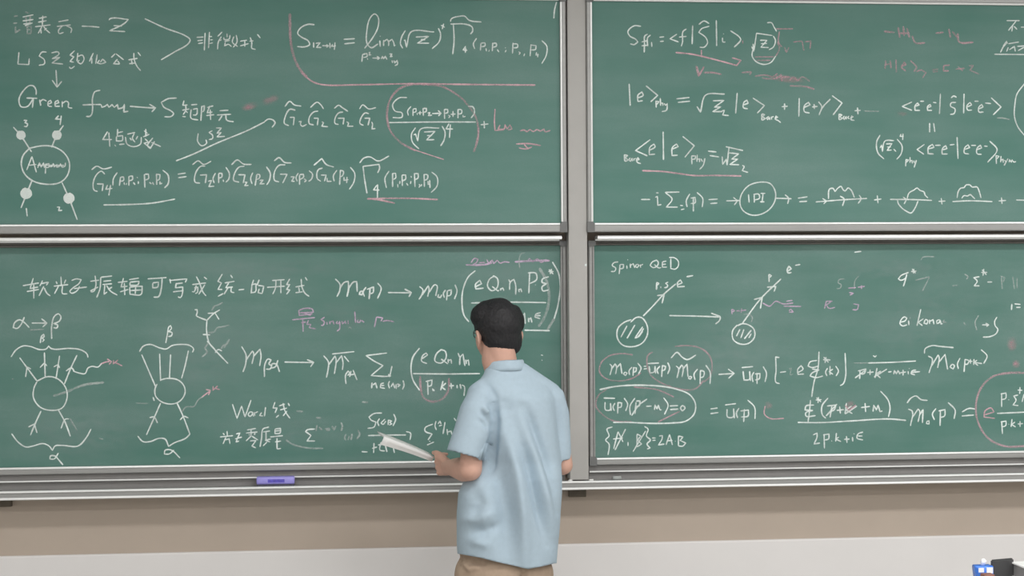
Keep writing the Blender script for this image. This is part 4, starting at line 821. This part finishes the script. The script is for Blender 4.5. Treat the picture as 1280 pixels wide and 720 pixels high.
# ---- trousers
tr = bmesh.new()
hm = (hipL+hipR)/2
ellipsoid(tr, hm+Vector((0, 0.0, 0.075)), Vector((0.168, 0.0, 0)), Vector((0, 0.128, 0)), Vector((0, 0, 0.10)))
ellipsoid(tr, hm+Vector((0, -0.02, -0.01)), Vector((0.176, 0.0, 0)), Vector((0, 0.125, 0)), Vector((0, 0, 0.13)))
for h, k, f, s in ((hipL, kneeL, footL, -1), (hipR, kneeR, footR, 1)):
    chain(tr, [(h+Vector((s*0.018, 0, -0.02)), 0.102), (k, 0.082), (f+Vector((0, -0.005, 0.02)), 0.068)])
tr = fuse(tr, 0.007, 4, 0.5)
low = [f for f in tr.faces if f.calc_center_median().z < 0.05]
bmesh.ops.delete(tr, geom=low, context='FACES')
crease(tr, [([(655, 712), (654, 740)], 2.5, -0.010), ([(590, 703), (600, 706), (608, 704)], 2.0, -0.006), ([(576, 700), (588, 712), (604, 705)], 2.4, 0.007), ([(575, 694), (576, 706)], 1.8, -0.010)])
trousers = link('trousers', tr, M['trousers'], person, True); trousers['label'] = 'khaki trousers'
for f, nm in ((footL, 'shoe'), (footR, 'shoe')):
    s_ = bmesh.new()
    chain(s_, [(Vector((f.x, f.y-0.04, 0.046)), 0.040), (Vector((f.x-0.015, f.y+0.06, 0.050)), 0.044), (Vector((f.x-0.035, f.y+0.16, 0.040)), 0.036)])
    capsule(s_, Vector((f.x, f.y-0.01, 0.07)), 0.043, Vector((f.x, f.y, 0.10)), 0.040)
    s_ = fuse(s_, 0.006, 3)
    for v in s_.verts: v.co.z = max(v.co.z, 0.0)
    link('shoe', s_, M['leather'], person, True)
# ---- hair: a cap of short hair, cut along a line from the brow past the ears to the nape
hr = bmesh.new()
ellipsoid(hr, H(-0.008, 0, 0.006), HL*0.0860, HF*0.103, UP*0.103)
ellipsoid(hr, H(-0.030, -0.002, -0.030), HL*0.0770, HF*0.076, UP*0.080)
ellipsoid(hr, H(0.010, 0.022, 0.040), HL*0.074, HF*0.078, UP*0.060)
ellipsoid(hr, H(-0.020, -0.036, 0.020), HL*0.060, HF*0.064, UP*0.068)
ellipsoid(hr, H(-0.036, -0.042, -0.050), HL*0.046, HF*0.040, UP*0.062)
hr = fuse(hr, 0.0034, 3)
pn = (HF*0.72-UP*0.70).normalized()
bmesh.ops.bisect_plane(hr, geom=hr.verts[:]+hr.edges[:]+hr.faces[:], plane_co=H(0.014, 0, -0.030), plane_no=pn, clear_outer=True)
bmesh.ops.bisect_plane(hr, geom=hr.verts[:]+hr.edges[:]+hr.faces[:], plane_co=H(-0.05, 0, -0.103), plane_no=(HL*0.22-UP).normalized(), clear_outer=True)
hr.normal_update()
for v in hr.verts:
    loc = v.co-HC; up_ = max(0.0, min(1.0, (loc.z+0.05)/0.10))
    v.co += v.normal*(0.0012+0.0016*up_)*noise.noise(v.co*38)+v.normal*0.0016*up_*noise.noise(Vector((v.co.x*260, v.co.y*260, v.co.z*90)))+v.normal*0.0012*noise.noise(v.co*120)
    if up_ < 0.5: v.co -= v.normal*(0.5-up_)*0.012
bmesh.ops.holes_fill(hr, edges=[e for e in hr.edges if e.is_boundary], sides=0)
hair = link('hair', hr, M['hair'], person, True); hair['label'] = 'short black hair'
# ---- glasses and eyes
gl = bmesh.new()
for s in (-1, 1):
    chain(gl, [(H(-0.022, 0.0775*s, -0.036), 0.0017), (H(-0.010, 0.080*s, -0.026), 0.0019), (H(0.05, 0.071*s, -0.022), 0.0019), (H(0.104, 0.051*s, -0.018), 0.0019)], 1)
    pr = [H(0.112-0.006*abs(math.cos(2*math.pi*k/20)), s*(0.030+0.021*math.cos(2*math.pi*k/20)), -0.026+0.020*math.sin(2*math.pi*k/20)) for k in range(21)]
    chain(gl, [(p, 0.0016) for p in pr], 1)
capsule(gl, H(0.113, 0.010, -0.022), 0.0016, H(0.113, -0.010, -0.022), 0.0016, 1)
g_ = link('glasses', gl, M['dark'], person, True); g_['label'] = 'dark framed glasses'
for s in (-1, 1):
    e = bmesh.new(); bmesh.ops.create_icosphere(e, subdivisions=3, radius=0.0118, matrix=Matrix.Translation(H(0.0755, 0.031*s, -0.024)))
    eo = link('eye', e, M['eye'], person, True); eo.data.materials.append(M['dark'])
    for p in eo.data.polygons:
        if (Vector(p.center)-H(0.0755, 0.031*s, -0.024)).normalized().dot(HF) > 0.90: p.material_index = 1
# ------------------------------------------------------------------ papers in his hand: a folded sheaf
pp = bmesh.new()
e0, e1 = P(480.5, 545.5, 0.20), P(543, 571, 0.232)
ax = (e1-e0); ln = ax.length; ax.normalize()
dep = Vector((-ax.y, ax.x, 0.012)).normalized(); nrm = ax.cross(dep).normalized()
if nrm.z < 0: nrm = -nrm
for layer in range(4):
    o_ = -0.0012*layer; rows = []
    sec = [(0.155-0.006*layer, 0.006), (0.10, 0.003), (0.05, 0.001), (0.012, 0.0), (0.003, -0.002), (0.0, -0.007), (0.004, -0.018), (0.010, -0.026-0.0015*layer)]
    for i in range(9):
        t = i/8; base = e0+ax*ln*t+nrm*(0.003*math.sin(t*3.1))
        k = 1-0.45*t
        rows.append([base+dep*(d*(1-0.25*t)+0.0012*layer*(1 if j > 3 else 0))+nrm*(h*(k if j > 4 else 1)+o_) for j, (d, h) in enumerate(sec)])
    top = [[pp.verts.new(p) for p in r] for r in rows]; bot = [[pp.verts.new(p-nrm*0.0005+dep*0.0004) for p in r] for r in rows]
    n, m_ = len(top), len(top[0])
    for i in range(n-1):
        for j in range(m_-1):
            pp.faces.new((top[i][j], top[i+1][j], top[i+1][j+1], top[i][j+1])); pp.faces.new((bot[i][j], bot[i][j+1], bot[i+1][j+1], bot[i+1][j]))
    for i in range(n-1):
        for j in (0, m_-1): pp.faces.new((top[i][j], top[i+1][j], bot[i+1][j], bot[i][j]))
    for j in range(m_-1):
        for i in (0, n-1): pp.faces.new((top[i][j], top[i][j+1], bot[i][j+1], bot[i][j]))
pap = link('folded_papers', pp, M['paper'], None, True)
tag(pap, 'sheaf of folded white paper held out in the left hand of the man', 'paper')
# ------------------------------------------------------------------ eraser and chalk on the tray
M['lilac'] = plain('lilac_plastic', (0.36, 0.33, 0.82, 1), 0.35, var=0.04, scale=30)
M['indigo'] = plain('indigo_label', (0.12, 0.10, 0.55, 1), 0.5, var=0.25, scale=60)
M['felt'] = plain('grey_felt', (0.10, 0.10, 0.13, 1), 0.95, var=0.2, scale=200, bump=0.3)
ye = YT+0.040; za = z_top-0.003+0.0005
a = at(320.5, 600, ye-0.022); b = at(368.2, 600, ye-0.022)
er = thing('board_eraser', 'lilac chalkboard eraser lying on the tray under the left boards', 'eraser', Vector(((a.x+b.x)/2, ye, za)))
bm = bmesh.new(); box(bm, a.x+0.001, b.x-0.001, ye-0.022, ye+0.024, za, za+0.011, 0.002); link('felt_pad', bm, M['felt'], er)
bm = bmesh.new(); box(bm, a.x, b.x, ye-0.024, ye+0.026, za+0.011, za+0.040, 0.005); link('eraser_back', bm, M['lilac'], er, True)
bm = bmesh.new(); box(bm, a.x+0.045, b.x-0.040, ye-0.0245, ye-0.0235, za+0.018, za+0.031, 0.0003); link('grip_label', bm, M['indigo'], er)
def chalk(px, ln, r, mat, label, rot, dy=0.03):
    c = at(px, 603, YT+dy); bm = bmesh.new(); zc = z_top-0.003+r+0.0004
    d = Vector((math.cos(rot), math.sin(rot), 0))*ln/2; ce = Vector((c.x, YT+dy, zc))
    n = 12; R0 = []; s_ = Vector((-math.sin(rot), math.cos(rot), 0))
    for t, rr in ((-1, 0.75), (-0.94, 1), (0.94, 0.96), (1, 0.7)):
        R0.append([ce+d*t+(s_*math.cos(2*math.pi*k/n)+UP*math.sin(2*math.pi*k/n))*r*rr for k in range(n)])
    loft(bm, R0); o = link('chalk_stick', bm, mat, None, True); tag(o, label, 'chalk', None); return o
M['chalk_stick'] = plain('chalk_stick_white', (0.85, 0.85, 0.83, 1), 0.9, var=0.03, scale=80)
M['chalk_grey'] = plain('chalk_stick_grey', (0.42, 0.45, 0.44, 1), 0.9, var=0.05, scale=80)
chalk(771, 0.036, 0.0085, M['chalk_grey'], 'grey chalk stub on the tray under the lower right board', 0.1, 0.045)
chalk(713, 0.016, 0.005, M['chalk_stick'], 'white chalk stub on the tray beside the back of the man', 0.6, 0.012)
chalk(739, 0.018, 0.005, M['chalk_stick'], 'white chalk stub on the tray at the right foot of the post', 0.3, 0.012)
# ------------------------------------------------------------------ desk with small things at the lower right corner
M['desk'] = plain('pale_grey_laminate', (0.62, 0.61, 0.59, 1), 0.4, var=0.03, scale=8)
M['desk_edge'] = plain('white_edge', (0.85, 0.85, 0.84, 1), 0.35, var=0.02)
M['black'] = plain('matt_black_plastic', (0.045, 0.046, 0.048, 1), 0.5, var=0.06, scale=30)
M['blue'] = plain('bright_blue_wrapper', (0.06, 0.22, 0.78, 1), 0.3, var=0.12, scale=50)
M['tissue'] = plain('white_tissue', (0.92, 0.92, 0.93, 1), 0.8, var=0.01)
M['brown'] = plain('red_brown_wood', (0.22, 0.09, 0.065, 1), 0.5, var=0.15, scale=40)
YD = -1.75
dz = at(1250, 722.5, YD).z                        # desk top height
dx0, dx1 = at(1205, 722, YD).x, at(1420, 722, YD).x
desk = thing('lectern_desk', 'pale grey lectern desk at the lower right corner', 'desk', Vector(((dx0+dx1)/2, YD-0.25, 0)))
bm = bmesh.new(); box(bm, dx0, dx1, YD-0.50, YD+0.03, dz-0.028, dz, 0.003); link('desk_top', bm, M['desk'], desk)
for x in (dx0+0.03, dx1-0.05):
    bm = bmesh.new(); box(bm, x, x+0.02, YD-0.47, YD, 0, dz-0.028, 0.002); link('side_panel', bm, M['desk'], desk)
bm = bmesh.new(); box(bm, dx0+0.05, dx1-0.05, YD-0.02, YD, 0.08, dz-0.028, 0.002); link('modesty_panel', bm, M['desk'], desk)
# black upright box
a = at(1239.8, 722, YD-0.03); b = at(1266.6, 722, YD-0.03); h = at(1250, 700.0, YD-0.03).z
t_ = thing('black_box', 'upright matt black box on the lectern desk', 'box', Vector(((a.x+b.x)/2, YD-0.03, dz)))
bm = bmesh.new(); box(bm, a.x, b.x, YD-0.034, YD-0.02, dz, h-0.003, 0.001)
for v in bm.verts:
    if v.co.z > dz+0.03: v.co.z += (v.co.x-a.x)*0.06
link('box_shell', bm, M['black'], t_)
bm = bmesh.new(); box(bm, a.x+0.003, b.x-0.003, YD-0.032, YD-0.022, h-0.003, h+0.0005, 0.0004)
for v in bm.verts: v.co.z += (v.co.x-a.x)*0.06
link('box_lid', bm, M['black'], t_)
# blue packet with a tissue
a = at(1217.5, 718, YD-0.02); b = at(1238.5, 718, YD-0.02); h = at(1228, 706.0, YD-0.02).z
t_ = thing('tissue_packet', 'small blue tissue packet beside the black box', 'tissue packet', Vector(((a.x+b.x)/2, YD-0.02, dz)))
bm = bmesh.new(); w = b.x-a.x
prof = [(0.10, 0.0), (0.90, 0.0), (1.0, 0.35), (0.99, 1.0), (0.55, 0.93), (0.02, 0.98), (0.0, 0.85), (0.06, 0.4)]
R0 = [[Vector((a.x+w*u, YD-0.045+k*0.045, dz+(h-dz)*v)) for u, v in prof] for k in (0, 1)]
loft(bm, R0); bmesh.ops.bevel(bm, geom=bm.edges[:], offset=0.002, segments=2, affect='EDGES'); link('wrapper', bm, M['blue'], t_, True)
bm = bmesh.new(); box(bm, a.x+w*0.10, a.x+w*0.42, YD-0.0462, YD-0.0448, dz+(h-dz)*0.58, dz+(h-dz)*0.88, 0.0002); link('white_stripe', bm, M['tissue'], t_)
bm = bmesh.new(); box(bm, a.x+w*0.58, a.x+w*0.95, YD-0.0462, YD-0.0448, dz+(h-dz)*0.50, dz+(h-dz)*0.90, 0.0002); link('white_stripe', bm, M['tissue'], t_)
bm = bmesh.new(); c = Vector((a.x+w*0.54, YD-0.02, h-0.002))
loft(bm, [[c+Vector((dx*s+ox, dy_*s, z)) for dx, dy_ in ((-0.008, -0.006), (0.007, -0.008), (0.009, 0.005), (-0.006, 0.007))] for z, s, ox in ((0, 0.6, -0.002), (0.008, 0.95, 0), (0.015, 1.05, 0.002), (0.021, 0.55, 0.0))])
link('tissue', bm, M['tissue'], t_, True)
# small red-brown block in front
a = at(1227, 719.5, YD-0.10); b = at(1241, 719.5, YD-0.10); h = at(1234, 716.8, YD-0.10).z
bm = bmesh.new(); box(bm, a.x, b.x, YD-0.12, YD-0.085, dz, h, 0.004)
o = link('wooden_block', bm, M['brown'], None, True); tag(o, 'small red brown block in front of the blue tissue packet', 'block')
# white ring binder seen from its spine edge, right of the black box
a = at(1267.5, 712, YD-0.05); b = at(1330, 712, YD-0.05); h = at(1272, 703.6, YD-0.05).z
t_ = thing('binder', 'white folder lying at the right edge beside the black box', 'folder', Vector(((a.x+b.x)/2, YD-0.05, dz)))
th = h-dz
bm = bmesh.new(); box(bm, a.x, b.x, YD-0.20, YD-0.02, h-0.005, h, 0.001); link('cover', bm, M['desk_edge'], t_)
bm = bmesh.new(); box(bm, a.x, b.x, YD-0.20, YD-0.02, dz, dz+0.012, 0.001); link('cover', bm, M['desk_edge'], t_)
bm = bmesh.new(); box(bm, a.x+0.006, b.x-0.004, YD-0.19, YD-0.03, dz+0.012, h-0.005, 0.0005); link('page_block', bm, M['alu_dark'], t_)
